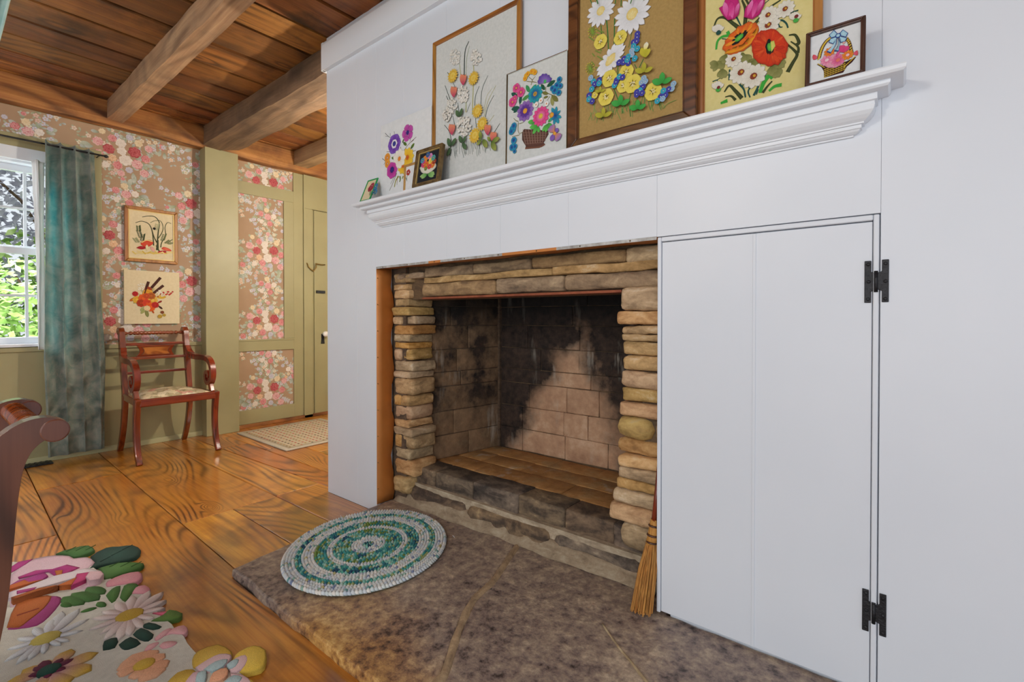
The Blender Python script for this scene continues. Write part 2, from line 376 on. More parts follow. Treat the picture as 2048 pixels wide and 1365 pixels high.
# ================================================================== floor
D, LW = 1.486, -4.61
floor = tag(MB().box(-4.75, 2.6, -2.2, 3.5, -.10, -.026).build('floor', M['dark']), 'wide old pine plank floor with amber varnish', 'floor', kind='structure')
def hy(x): return .768
def plank(poly, i):
    MB().prism(poly, lambda p: (p[0], p[1], -.025), lambda p: (p[0], p[1], 0)).build('plank', M['floor'], floor, bevel=.003, bseg=1)
def E_(a, b): return lambda x: a + (b-a)*(x+4.6)/2.6      # edge: y at x=-4.6 and at x=-2.0
edges = [E_(-2.2, -2.2), E_(-1.75, -1.78), E_(-1.3, -1.34), E_(-.86, -.92), E_(-.42, -.48), E_(.03, -.05), E_(.469, .38), E_(.857, .797)]
g = .002
for i in range(7):
    a, b = edges[i], edges[i+1]
    js = [-4.6] + ([-3.87] if i == 6 else [-4.6 + R_.uniform(1.5, 2.8)]) + ([] if i in (5, 6) else [R_.uniform(.2, 1.6)]) + [2.6]
    for x0, x1 in zip(js, js[1:]):
        if i == 6 and x1 > -2:
            plank([(x0+g, a(x0)+g), (x1-g, a(x1)+g), (x1-g, .764), (-1.985, .764), (-1.985, b(-1.99)-g), (x0+g, b(x0)-g)], i)
        else: plank([(x0+g, a(x0)+g), (x1-g, a(x1)+g), (x1-g, b(x1)-g), (x0+g, b(x0)-g)], i)
E2, E3, E4 = E_(1.25, 1.275), E_(1.44, 1.565), E_(1.655, 1.68)
def hx(y): return -2.0 - (y-.77)*.112 - .003
def pl4(a, b, x0, x1=None):
    ya0, yb0 = a(x0)+g, b(x0)-g
    xa = hx(a(-2)) if x1 is None else x1-g; xb = hx(b(-2)) if x1 is None else x1-g
    plank([(x0+g, ya0), (xa, a(xa)+g), (xb, b(xb)-g), (x0+g, yb0)], 0)
pl4(edges[7], E2, -4.6, -2.7)
EM = lambda x: 1.043
pl4(edges[7], EM, -2.7); pl4(EM, E2, -2.7)
pl4(E2, E3, -4.6, -2.71)
plank([(-2.71+g, E2(-2.71)+g), (hx(1.275), 1.277), (hx(1.486), 1.486), (-2.54, 1.486), (-2.54, E3(-2.54)-g), (-2.71+g, E3(-2.71)-g)], 0)
hall = [E3, E4] + [E_(y, y+.01) for y in (1.88, 2.12, 2.34, 2.6, 2.86, 3.12, 3.4)]
for a, b in zip(hall, hall[1:]):
    j = R_.uniform(-4.1, -3.2)
    pl4(a, b, -4.6, j); pl4(a, b, j, -2.54)

# ================================================================== ceiling
ceiling = tag(MB().box(-4.75, 2.6, -2.2, 3.5, 2.612, 2.68).build('ceiling', M['dark']), 'old board ceiling carried on rough hewn beams', 'ceiling', kind='structure')
xs = [-4.6, -4.48, -4.33, -4.145, -3.89, -3.655, -3.395, -3.115, -2.79, -2.54, -2.27, -2.02, -1.75, -1.5, -1.22, -.96, -.7, -.42, -.15, .12, .4, .66, .95, 1.2, 1.5, 1.8, 2.1, 2.35, 2.6]
for x0, x1 in zip(xs, xs[1:]):
    q = [R_.uniform(.007, .018) for _ in range(4)]
    mb = MB(); n = 16; rings = []
    for k in range(n+1):
        y = -2.2 + 5.6*k/n; t = k/n
        a = x0 + q[0]*(1-t) + q[1]*t + .006*noise.noise(Vector((x0*9, y*2.2, 1))); b = x1 - q[2]*(1-t) - q[3]*t + .006*noise.noise(Vector((x0*9, y*2.2, 5)))
        zz = 2.585 + .004*noise.noise(Vector((x0*3, y*1.5, 9)))
        rings.append([(a, y, 2.606), (a, y, zz+.004), ((a+b)/2, y, zz-.003), (b, y, zz+.004), (b, y, 2.606)])
    mb.rings(rings, sm=False).build('plank', M['ceil'], ceiling)
def hewn(prof, axis, a0, a1, mat, name='beam', amp=.007, seed=1, step=.09):
    mb = MB(); n = max(4, int((a1-a0)/step)); rings = []
    m = len(prof); pp = []
    for i in range(m):
        p, q = prof[i], prof[(i+1) % m]
        for t in (0, .33, .66): pp.append((p[0]+(q[0]-p[0])*t, p[1]+(q[1]-p[1])*t))
    for k in range(n+1):
        a = a0 + (a1-a0)*k/n; ring = []
        for p in pp:
            v = Vector((a, p[0], p[1])) if axis == 'x' else Vector((p[0], a, p[1]))
            v = v + Vector(noise.noise_vector(v*6+Vector((seed*5, 0, 0))))*amp + Vector(noise.noise_vector(v*1.1+Vector((0, seed*5, 0))))*amp
            v.z = min(v.z, 2.583); ring.append(v)
        rings.append(ring)
    mb.rings(rings, sm=False); return mb.build(name, mat, ceiling)
hewn([(.905, 2.59), (.905, 2.445), (.995, 2.44), (.998, 2.59)], 'x', -4.49, 2.6, M['beam'], seed=1)
hewn([(1.525, 2.59), (1.53, 2.435), (1.655, 2.42), (1.80, 2.452), (1.80, 2.59)], 'x', -4.49, -2.548, M['beam2'], seed=2, amp=.012)
hewn([(2.29, 2.59), (2.29, 2.455), (2.43, 2.45), (2.43, 2.59)], 'x', -4.49, -2.548, M['beam'], seed=3)
hewn([(-.30, 2.59), (-.30, 2.445), (-.20, 2.44), (-.2, 2.59)], 'x', -4.49, 2.6, M['beam'], seed=5)
hewn([(-1.50, 2.59), (-1.50, 2.445), (-1.40, 2.44), (-1.4, 2.59)], 'x', -4.49, 2.6, M['beam'], seed=6)
hewn([(-4.605, 2.59), (-4.605, 2.41), (-4.515, 2.412), (-4.497, 2.45), (-4.505, 2.59)], 'y', -2.2, 3.4, M['girt'], seed=4, amp=.008)

# ================================================================== white chimney wall
wall = thing('wall_back', 'white painted board wall around the fireplace', 'wall', (-1, 1.6, 0), kind='structure')
MB().box(-2.54, -2.10, 1.507, 3.45, 0, 2.60).build('wall_core', M['white'], wall)
MB().box(-.56, 2.6, 1.507, 3.45, 0, 2.60).build('wall_core', M['white'], wall)
MB().box(-2.10, -.56, 1.507, 3.45, 1.275, 2.60).build('wall_core', M['white'], wall)
def wboard(x0, x1, z0, z1, name='board'): MB().box(x0+.0002, x1-.0002, D, 1.507, z0, z1).build(name, M['white'], wall, bevel=.0006, bseg=1)
wboard(-2.54, -2.249, 0, 2.584); wboard(-2.249, -2.077, 0, 2.584)
for x0, x1 in zip([-2.077, -1.858, -1.561, -1.252, -.93, -.6, -.034], [-1.858, -1.561, -1.252, -.93, -.6, -.034]): wboard(x0, x1, 1.256, 2.584)
wboard(-.034, 1.3, 0, 2.584); wboard(1.3, 2.6, 0, 2.584)
cornice = MB().prism([(1.462, 2.396), (1.4865, 2.396), (1.4865, 2.5535), (1.468, 2.5535), (1.462, 2.538)], lambda p: (-2.556, p[0], p[1]), lambda p: (2.6, p[0], p[1])).build('trim_1', M['white_gloss'], bevel=.002)
tag(cornice, 'white frieze board along the top of the chimney wall', 'cornice', kind='structure')
tag(MB().box(-2.562, -2.5405, 1.4645, 3.4, 2.396, 2.5535).build('trim_2', M['white_gloss'], bevel=.002), 'white frieze board turning the hall side of the chimney wall', 'cornice', kind='structure')
# cupboard door with two boards, edge bead and H hinges
door = thing('door_1', 'white two-board cupboard door with black iron hinges beside the fireplace', 'cupboard door', (-.32, D, .06), kind='structure')
MB().box(-.584, -.3175, 1.489, 1.5065, .062, 1.237).build('board', M['white'], door, bevel=.002)
MB().box(-.3145, -.050, 1.489, 1.5065, .062, 1.237).build('board', M['white'], door, bevel=.002)
MB().box(-.3205, -.3185+.006, 1.4865, 1.4895, .064, 1.236).build('bead', M['white'], door, bevel=.001)
for nm, b in (('edge_bead', (-.0485, -.0365, 1.484, 1.506, .062, 1.2535)), ('edge_bead', (-.5975, -.5855, 1.4845, 1.506, .058, 1.2535)), ('edge_bead', (-.585, -.049, 1.484, 1.506, 1.2395, 1.2535))):
    MB().box(*b).build(nm, M['white'], door, bevel=.003, bseg=3)
def hinge(zc, dz):
    mb = MB()
    L_ = [(-.0655, .052), (-.052, .052), (-.052, .024), (-.044, .022), (-.044, -.022), (-.052, -.024), (-.052, -.052), (-.0655, -.052)]
    R2 = [(-.0175-.0135, .052), (-.0175, .052), (-.0175, -.052), (-.031, -.052), (-.031, -.024), (-.041, -.020), (-.041, .020), (-.031, .024)]
    mb.prism(L_, lambda p: (p[0], 1.4888, zc+p[1]), lambda p: (p[0], 1.4850, zc+p[1]))
    mb.prism(R2, lambda p: (p[0], 1.4858, zc+dz+p[1]), lambda p: (p[0], 1.4822, zc+dz+p[1]))
    h = mb.build('hinge', M['iron'], door, bevel=.0012, label='black hammered iron hinge')
    MB().tube([(-.0425, 1.4825, zc-.026), (-.0425, 1.4825, zc+.026)], .0042, 10).build('hinge_pin', M['iron'], h)
    for x, z in ((-.058, .043), (-.057, 0), (-.058, -.043), (-.024, .043), (-.024, 0), (-.024, -.043)):
        MB().lathe([(0, .0045), (.0014, .004), (.002, .0015)], (x, 1.4852 if x < -.04 else 1.4824, zc+z), (0, -1, 0), 8).build('screw', M['iron'], h)
hinge(1.088, .001); hinge(.268, .001)

# ================================================================== wall with the floral paper (x = LW)
wl = thing('wall_left', 'olive green wall with rose wallpaper above the chair rail', 'wall', (LW, 0, 0), kind='structure')
Y0, Y1, WZ0, WZ1 = -.35, .70, .80, 2.06
def wbox(y0, y1, z0, z1, x0=-4.75, x1=LW-.002, m='green', name='wall_core', bev=0): return MB().box(x0, x1, y0, y1, z0, z1).build(name, M[m], wl, bevel=bev)
wbox(-2.2, Y0, 0, 2.6); wbox(Y1, 3.4, 0, 2.6); wbox(Y0, Y1, 0, WZ0); wbox(Y0, Y1, WZ1, 2.6)
# wallpaper: printed sheet plus printed roses
n = NT('wallpaper_ground'); p_ = n.pos()
M['paper'] = n.fin(n.ramp(n.noise(p_, 3.0, 3), [(.3, 'a5866a'), (.7, 'b09275')]), .7)
sheet = MB()
for y0, y1, z0, z1 in ((-2.2, Y0-.1, .74, 2.41), (.84, 2.35, .12, 2.41), (Y0-.1, .84, 2.19, 2.41)):
    sheet.box(LW-.002, LW-.0004, y0, y1, z0, z1)
paper = sheet.build('wallpaper', M['paper'], wl)
A = Art(lambda u, v: (u, v), lambda u, v, h: (LW+h, u, v), h=.00003, step=.0000016, base=.00005, scale=1.0)
PAL = dict(red=('a83a40', 'cc6a6c'), pink=('d98a90', 'f0c8c4'), rose=('cc6a70', 'eaa9a6'), white=('e6d8cc', 'f6ece2'), cream=('e2c79c', 'f2e2c2'), peach=('dda880', 'f2d3b0'), lilac=('b9b3c4', 'd9d6e0'))
def inpaper(u, v): return (.845 < u < 2.36 and .12 < v < 2.41) or (-2.2 < u < .86 and 2.20 < v < 2.41) or (u < -.45 and .7 < v < 2.4)
def rose(u, v, r, kind):
    if not inpaper(u, v): return
    c, d = PAL[kind]; a0 = R_.random()*6
    for ring, (rr, n_, k) in enumerate(((1.0, 7, .62), (.68, 5, .5), (.4, 4, .34))):
        for i in range(n_):
            a = a0 + ring*.5 + 2*PI*i/n_; t = R_.random()
            e = lin(d if (t < .6) else c); m_ = lin(c if t < .55 else d)
            P = []
            for q in range(7):
                b = 2*PI*q/7; P.append((u + r*rr*.62*math.cos(a) + r*k*.62*math.cos(b), v + r*rr*.62*math.sin(a) + r*k*.62*math.sin(b)))
            A.fan(P, e, m_)
    A.disc(u, v, r*.2, c, c, n=6)
def sprig(u, v, ang, L, c1, c2, n_=5, blossom=None):
    for i in range(n_):
        t = (i+1)/n_; x = u+L*t*math.cos(ang)+.012*math.sin(t*5); y = v+L*t*math.sin(ang)+.008*math.cos(t*7)
        if not inpaper(x, y): continue
        for s_ in (1, -1):
            A.petal_uv(x, y, ang+s_*R_.uniform(.7, 1.3), .036*(1.2-t*.5), .014, lin(c1), lin(c2))
        if blossom and R_.random() < .7:
            for q in range(5): A.disc(x+.010*math.cos(q*1.26+i), y+.010*math.sin(q*1.26+i), .0075, blossom[0], blossom[1], n=6)
            A.disc(x, y, .005, 'd8b890', n=5)
def leafp(u, v, ang, L, c1='8d9474', c2='b9bd9e'):
    if inpaper(u, v): A.petal_uv(u, v, ang, L, L*.5, lin(c1), lin(c2))
GL = ('8d9474', '9aa58c', '8f9a7a', 'a5ada2', 'a9b09c'); GH = ('b9bd9e', 'c6cbb8', 'c4c9c6', 'd2d6cc')
def bouquet(u, v, f=1):
    if not (-2.3 < u < 2.8): return
    A.k = 220
    for i in range(54):
        a = R_.random()*6.28; q = .02+.19*math.sqrt(R_.random()); leafp(u+q*math.cos(a), v-.02+q*.85*math.sin(a), a+R_.uniform(-.9, .9), R_.uniform(.035, .065), R_.choice(GL), R_.choice(GH))
    for a, L, bl in ((1.9, .24, ('c9c3d4', 'e3e0ea')), (1.2, .27, ('d9d3c0', 'f2ead8')), (.35, .23, ('c9c3d4', 'e6e2ea')), (2.8, .22, ('e0c8b8', 'f4e4d6')), (-.6, .24, ('c6c2d0', 'e3e0ea')), (-2.3, .24, ('e2cdb6', 'f4e6d2')), (4.4, .2, ('d8b0a4', 'f0d6cc')), (1.55, .2, ('e6ddd2', 'f6f0e6'))):
        sprig(u+.06*math.cos(a)*f, v+.05*math.sin(a), a if f > 0 else PI-a, L, R_.choice(GL), R_.choice(GH), 6, bl)
    for du, dv, r, k in ((-.082, 0, .045, 'red'), (.075, .014, .052, 'red'), (-.01, .062, .042, 'white'), (-.005, .005, .038, 'white'), (.02, -.06, .052, 'white'), (-.06, -.062, .034, 'peach'), (.09, -.075, .046, 'pink'), (-.03, -.11, .038, 'rose'), (.145, -.02, .038, 'rose'), (-.145, .04, .04, 'pink'), (-.06, .085, .034, 'rose'), (.1, .09, .034, 'cream'), (.165, .065, .034, 'pink'), (-.14, -.045, .034, 'pink'), (.045, .12, .03, 'lilac'), (-.01, -.165, .03, 'pink'), (.135, -.135, .038, 'pink'), (.04, -.13, .03, 'lilac'), (-.1, -.12, .03, 'white'), (-.12, .12, .026, 'cream'), (.02, .165, .024, 'pink')):
        rose(u+du*f, v+dv, r*.84, k)
def posy(u, v, f=1):
    A.k = 0
    for i in range(16):
        a = R_.random()*6.28; q = .1*math.sqrt(R_.random()); leafp(u+q*math.cos(a), v+q*math.sin(a), a, R_.uniform(.04, .07), R_.choice(GL), R_.choice(GH))
    for a, L, bl in ((1.4, .2, ('e0d6c0', 'f4ecd8')), (2.3, .18, ('c9c3d4', 'e3e0ea')), (-1.2, .2, ('e8c8b0', 'f6e4d2')), (.2, .17, ('c9c3d4', 'e3e0ea')), (3.5, .18, ('e6d2b4', 'f6ead2')), (-.4, .15, ('d9d5e0', 'eeecf2'))):
        sprig(u, v, a if f > 0 else PI-a, L, R_.choice(GL), R_.choice(GH), 5, bl)
    for du, dv, r, k in ((0, 0, .04, 'pink'), (.062, .02, .032, 'rose'), (-.056, .012, .032, 'white'), (.01, .062, .03, 'cream'), (-.02, -.06, .032, 'rose'), (.055, -.05, .028, 'white'), (-.08, -.065, .022, 'peach'), (.11, .065, .02, 'lilac'), (.02, .115, .018, 'rose'), (-.11, .05, .022, 'lilac')):
        rose(u+du*f, v+dv, r*.82, k)
for i in range(-8, 6):
    for j in range(-1, 5):
        u = 2.075 + .53*i; v = 1.615 + .645*(j-2)
        posy(u+.265, v + (.16 if i % 2 == 0 else -.16)); posy(u+.02, v+.325+(.0 if i % 2 == 0 else .32), -1)
        bouquet(u, v + (.0 if i % 2 == 0 else .32), 1 if i % 2 == 0 else -1)
A.build('printed_roses', M['print'], paper)
# painted woodwork on that wall
def gtrim(y0, y1, z0, z1, pr, name='trim_board', m='green', bev=.003): return MB().box(LW-.001, LW+pr, y0, y1, z0, z1).build(name, M[m], wl, bevel=bev)
gtrim(-2.2, 1.536, .0, .766, .012, 'wainscot'); gtrim(-2.2, 1.535, .766, .796, .026, 'chair_rail'); gtrim(-2.2, 1.535, 0, .04, .022, 'base_strip', 'green_light')
gtrim(1.534, 1.792, 0, 2.42, .117, 'corner_post', bev=.004)
gtrim(1.79, 2.336, .69, .782, .014, 'rail'); gtrim(1.79, 2.34, .782, .797, .02, 'rail_cap'); gtrim(1.79, 2.336, 2.114, 2.225, .014, 'rail'); gtrim(1.79, 2.336, .03, .157, .014, 'rail')
gtrim(2.24, 2.334, .797, 2.114, .016, 'stile'); gtrim(2.334, 2.43, .03, 2.41, .014, 'stile'); gtrim(2.43, 2.52, 0, 2.08, .03, 'door_casing'); gtrim(3.27, 3.36, 0, 2.08, .03, 'door_casing')
gtrim(2.43, 3.36, 2.08, 2.41, .03, 'door_head'); gtrim(1.79, 3.4, 0, .03, .03, 'base_strip', 'girt')
gtrim(.80, .888, .796, 2.225, .02, 'window_casing'); gtrim(-.54, -.45, .796, 2.225, .02, 'window_casing'); gtrim(-.45, .80, 2.135, 2.225, .02, 'window_head')
tag(MB().box(-4.75, -2.54, 3.4, 3.5, 0, 2.6).build('wall_hall', M['green']), 'olive green wall closing the hall', 'wall', kind='structure')
# hall door
d2 = thing('door_2', 'olive green plank door in the hall with white porcelain knob', 'door', (LW, 2.9, 0), kind='structure')
MB().box(LW-.001, LW+.012, 2.547, 2.80, .02, 2.078).build('board', M['green'], d2, bevel=.003); MB().box(LW-.001, LW+.012, 2.803, 3.03, .02, 2.078).build('board', M['green'], d2, bevel=.003); MB().box(LW-.001, LW+.012, 3.033, 3.265, .02, 2.078).build('board', M['green'], d2, bevel=.003)
k = MB().lathe([(0, .012), (.02, .011), (.03, .02), (.045, .029), (.06, .028), (.068, .015), (.07, .002)], (LW+.012, 2.64, .83), (1, 0, 0), 16).build('knob', M['porcelain'], d2, label='white porcelain knob')
MB().prism([(-.016, .03), (.016, .03), (.014, -.02), (.02, -.07), (-.02, -.07), (-.014, -.02)], lambda p: (LW+.012, 2.635+p[0], .80+p[1]), lambda p: (LW+.017, 2.635+p[0], .80+p[1])).build('keyhole_plate', M['iron'], d2)
MB().box(LW+.012, LW+.024, 2.565, 2.66, 1.245, 1.272).build('bolt_plate', M['iron'], d2)
MB().tube([(LW+.03, 2.46, 1.54), (LW+.045, 2.47, 1.5), (LW+.045, 2.52, 1.46), (LW+.045, 2.55, 1.5), (LW+.03, 2.555, 1.54), (LW+.03, 2.62, 1.535), (LW+.02, 2.66, 1.54)], .006, 8).build('hook_latch', M['brass'], d2)

# ================================================================== window, garden
wn = thing('window_1', 'white double hung window with small panes', 'window', (LW, .17, .8), kind='structure')
XF = LW-.06
def wb(y0, y1, z0, z1, x0, x1, name): return MB().box(x0, x1, y0, y1, z0, z1).build(name, M['white_gloss'], wn, bevel=.003)
wb(Y0, Y1, WZ0-.0, WZ0+.02, -4.75, LW+.028, 'sill'); wb(Y0-.12, .80, 2.055, 2.14, LW-.001, LW+.022, 'head_casing')
wb(Y0, Y0+.03, WZ0+.02, WZ1, -4.75, LW-.004, 'jamb'); wb(Y1-.03, Y1, WZ0+.02, WZ1, -4.75, LW-.004, 'jamb'); wb(Y0+.03, Y1-.03, WZ1-.02, WZ1, -4.75, LW-.004, 'head_jamb')
wb(.70, .80, .80, 2.055, LW-.001, LW+.014, 'side_casing'); wb(-.45, -.35, .80, 2.055, LW-.001, LW+.014, 'side_casing')
def sash(z0, z1, xc, zm):
    a, b = Y0+.03, Y1-.03
    s_ = wb(a, b, z0, z0+.045, xc-.015, xc+.015, 'sash')
    for y0, y1, q0, q1 in ((a, b, z1-.045, z1), (a, a+.035, z0+.045, z1-.045), (b-.035, b, z0+.045, z1-.045)):
        MB().box(xc-.015, xc+.015, y0, y1, q0, q1).build('sash_rail', M['white_gloss'], s_, bevel=.002)
    for y in (.496, .296, .096, -.104): MB().box(xc-.009, xc+.009, y-.008, y+.008, z0+.045, z1-.045).build('muntin', M['white_gloss'], s_)
    MB().box(xc-.0088, xc+.0088, a+.035, b-.035, zm-.008, zm+.008).build('muntin', M['white_gloss'], s_)
    ys = [a+.035, -.104, .096, .296, .496, b-.035]
    for y0, y1 in zip(ys, ys[1:]):
        for q0, q1 in ((z0+.045, zm), (zm, z1-.045)): MB().box(xc-.001, xc+.001, y0+.008, y1-.008, q0+.008, q1-.008).build('pane', M['glass'], s_)
sash(WZ0+.02, 1.475, LW-.05, 1.148); sash(1.445, WZ1-.02, LW-.09, 1.745)
def leafmat(name, a, b, c):
    n = NT(name); cl = n.ramp(n.noise(n.pos(), 4.0, 3), [(.3, a), (.5, b), (.7, c)])
    df = n.add('BsdfDiffuse', {0: cl}).outputs[0]; tr = n.add('BsdfTranslucent', {0: cl}).outputs[0]
    mx = n.add('MixShader', {0: .5, 1: df, 2: tr}).outputs[0]; n.t.links.new(mx, n.out.inputs[0]); return n.m
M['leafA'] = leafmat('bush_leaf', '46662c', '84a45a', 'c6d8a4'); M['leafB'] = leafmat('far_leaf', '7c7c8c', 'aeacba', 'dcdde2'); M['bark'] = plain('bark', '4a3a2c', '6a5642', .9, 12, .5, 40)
M['grass'] = plain('lawn', '6a8a3c', '88a652', .95, 3, .3, 30)
tag(MB().box(-16, -4.85, -6, 8, -.6, -.5).build('lawn', M['grass']), 'grassy ground outside the window', 'lawn', kind='structure')
def bush(name, label, x, y, z, rx, ry, rz, nl, size, mat, cat, seed):
    rr = random.Random(seed); t = thing(name, label, cat, (x, y, -.5)); mb = MB()
    for i in range(nl):
        a = rr.random()*6.28; b = math.acos(rr.uniform(-1, 1)); q = rr.random()**.35
        c = Vector((x+rx*q*math.sin(b)*math.cos(a), y+ry*q*math.sin(b)*math.sin(a), z+rz*q*math.cos(b)))
        u = Vector((rr.gauss(0, 1), rr.gauss(0, 1), rr.gauss(0, .6))).normalized(); v = u.cross(Vector((rr.gauss(0, 1), rr.gauss(0, 1), rr.gauss(0, 1)))).normalized(); L = size*rr.uniform(.6, 1.3)
        i0 = [mb.vert(c+u*L), mb.vert(c+v*L*.45+u*L*.1), mb.vert(c-u*L), mb.vert(c-v*L*.45+u*L*.1)]; mb.face(i0)
    mb.build('foliage', mat, t)
    s_ = MB()
    for k in range(4): s_.tube(smooth_path([(x, y, -.5), (x+rr.uniform(-.1, .1)*rx, y+rr.uniform(-.2, .2)*ry, z-.3*rz), (x+rr.uniform(-.5, .5)*rx, y+rr.uniform(-.6, .6)*ry, z+.5*rz)], 4), lambda t_: .04*(1-t_*.7), 6)
    s_.build('stem', M['bark'], t)
bush('garden_shrub', 'bright green leafy shrub close outside the window', -6.4, .25, .55, .8, 1.5, 1.05, 5200, .05, M['leafA'], 'shrub', 3)
bush('garden_shrub', 'olive leafy shrub standing behind the bright green shrub outside', -8.2, 1.6, .8, 1.0, 1.8, 1.4, 4200, .06, M['leafA'], 'shrub', 4)
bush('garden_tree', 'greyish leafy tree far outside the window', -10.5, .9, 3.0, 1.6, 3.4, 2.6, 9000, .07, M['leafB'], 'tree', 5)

# ================================================================== fireplace
fp = thing('fireplace', 'old stone and firebrick fireplace set into the white wall', 'fireplace', (-1.34, 1.6, .05))
M['jamb'] = stone_mat('tan_fieldstone', ('7c5c3c', 'b08656', 'd4ac78', 'e4c89c'), 9, .85, .9, vary=.2)
M['jamb_g'] = stone_mat('grey_tan_fieldstone', ('6a5640', 'a08256', 'c8a674', 'e2d0b0'), 9, .85, .9, vary=.25)
M['lintel'] = stone_mat('brown_grey_ledge_stone', ('544436', '80684e', 'a58a68', 'ccb088'), 8, .85, .8)
M['gold_stone'] = stone_mat('golden_cobble', ('8a6a2c', 'b8923c', 'd0ac50', 'c8b078'), 9, .8, .6)
M['step'] = stone_mat('sooty_step_stone', ('221d1a', '4c4036', '84705a', 'c8b28c'), 6, .85, .7, vary=.3)
M['flag'] = None
def soot(name, clean):
    n = NT(name); p = n.pos(); x, y, z = n.sep(p); r = n.rnd()
    nz = n.noise(p, 5.0, 5, .6); nz2 = n.noise(n.vmul(p, (14, 14, 2.2)), 1.0, 4, .6); nz3 = n.noise(p, 26.0, 4, .65)
    base = n.ramp(n.math('ADD', n.math('MULTIPLY', nz, .7), n.math('MULTIPLY', nz3, .35)), [(.3, clean[0]), (.52, clean[1]), (.75, clean[2])])
    if name == 'firebrick_back':
        hw = n.math('MULTIPLY', n.math('SUBTRACT', .86, z), .56)
        a = n.math('SUBTRACT', n.math('ABSOLUTE', n.math('ADD', x, n.math('ADD', 1.42, n.math('MULTIPLY', n.math('SUBTRACT', z, .22), -.12)))), hw)
        a = n.math('ADD', a, n.math('MULTIPLY', n.math('SUBTRACT', nz, .5), .5))
        m = n.math('ADD', n.math('MULTIPLY', a, 6.0), .35, clamp=True)
    elif name == 'firebrick_side':
        m = n.math('ADD', n.math('MULTIPLY', n.math('SUBTRACT', nz, .52), 5.0), n.math('ADD', .72, n.math('MULTIPLY', n.math('SUBTRACT', z, .3), .12)), clamp=True)
        m = n.math('MULTIPLY', m, n.math('SUBTRACT', 1.05, n.math('MULTIPLY', n.math('SUBTRACT', .62, z, clamp=True), 1.3)))
    else:
        m = n.math('MULTIPLY', n.math('MULTIPLY', n.math('SUBTRACT', nz, .5), 5.0, clamp=True), .65)
    col = n.mix(m, base, n.ramp(nz3, [(.3, '1a1412'), (.7, '47362c')]))
    st = n.math('MULTIPLY', n.math('SUBTRACT', nz2, .57), 9.0, clamp=True)
    st = n.math('MULTIPLY', st, n.math('MULTIPLY', n.math('SUBTRACT', n.noise(p, 3.1, 2), .48), 5.0, clamp=True))
    col = n.mix(n.math('MULTIPLY', st, .75), col, lin('c4bcae'))
    top = n.math('MULTIPLY', n.math('SUBTRACT', z, .93), 8.0, clamp=True)
    col = n.mix(n.math('MULTIPLY', top, .8), col, lin('0d1012'))
    return n.fin(col, .9, n.bump(n.math('ADD', nz3, nz), .5, .008))
M['fb_back'] = soot('firebrick_back', ('9a7258', 'c49c7c', 'e6c8aa'))
M['fb_side'] = soot('firebrick_side', ('6e5742', '98795a', 'c8ac80'))
M['fb_floor'] = soot('firebrick_floor', ('84592e', 'b4834c', 'd8b47c'))
M['mortar'] = stone_mat('firebox_mortar', ('3a3028', '5e4c3a', '7c664c'), 14, .95, .5)
M['mortar_l'] = stone_mat('pale_mortar', ('7a6a54', 'a8967a', 'c9bca0'), 14, .95, .5)
def rock(x0, x1, y0, y1, z0, z1, m, seed, amp=.006, r=None, name='stone', freq=11, par=fp):
    h = min(x1-x0, y1-y0, z1-z0); rr = r if r else h*.2
    def xf(p):
        q = noise.noise_vector(Vector((p.x*5+seed, p.y*5, p.z*7)))
        return (p.x + q[0]*.004, p.y + q[1]*.012 + .006*noise.noise(Vector((p.x*26, seed, p.z*40))), p.z + q[2]*min(.005, h*.15))
    MB().block(x0, x1, y0, y1, z0, z1, rr, amp*.45, 34, seed, nx=max(2, min(10, int((x1-x0)/.025))), ny=3, nz=max(2, min(6, int((z1-z0)/.012))), xf=xf).build(name, M[m], par)
# left jamb, course by course
zs = [onY(800, q, 1.585).z for q in (547, 567, 580, 598, 614, 632, 650, 669, 685, 698, 722, 743, 757, 790, 812, 840, 855, 871, 898, 919, 953, 986)]
for i, (a, b) in enumerate(zip(zs, zs[1:])):
    e = -1.945 + R_.uniform(-.022, .03)
    if i in (5, 9, 13, 17) :
        m_ = R_.uniform(-2.03, -1.99)
        rock(-2.072, m_-.002, 1.585+R_.uniform(0, .012), 1.70, b+.002, a-.002, 'jamb', i*3.1, .005); rock(m_+.002, e, 1.585+R_.uniform(-.002, .02), 1.755, b+.002, a-.002, 'jamb_g', i*2.3, .008)
    else: rock(-2.072, e, 1.583+R_.uniform(-.004, .014), 1.755, b+.0015, a-.0015, R_.choice(('jamb', 'jamb', 'jamb_g')), i*1.7, .008)
MB().box(-2.10, -1.985, 1.60, 1.76, .0, 1.27).build('mortar_bed', M['mortar'], fp)
# right jamb
py = [572, 623, 651, 669, 684, 712, 743, 780, 807, 836, 883, 914, 939, 965, 987, 1017, 1054, 1110]
le = [1241, 1233, 1246, 1244, 1245, 1245, 1240, 1242, 1238, 1230, 1231, 1238, 1236, 1231, 1226, 1219, 1236]
for i in range(17):
    a = onY(1280, py[i], 1.585).z; b = onY(1280, py[i+1], 1.585).z; x0 = onY(le[i], (py[i]+py[i+1])/2, 1.585).x
    if i == 9:
        rock(x0, -.655, 1.572, 1.70, b+.001, a-.001, 'gold_stone', 40, .004, r=.04); rock(-.652, -.585, 1.60, 1.70, b+.002, a-.002, 'jamb_g', 41)
    else: rock(x0, -.585, 1.58+R_.uniform(-.008, .012), 1.73, b+.0015, a-.0015, R_.choice(('jamb_g', 'jamb_g', 'jamb')), 50+i*1.9, .008, r=(a-b)*R_.uniform(.2, .36))
MB().box(-.70, -.57, 1.61, 1.76, .0, 1.27).build('mortar_bed', M['mortar'], fp)
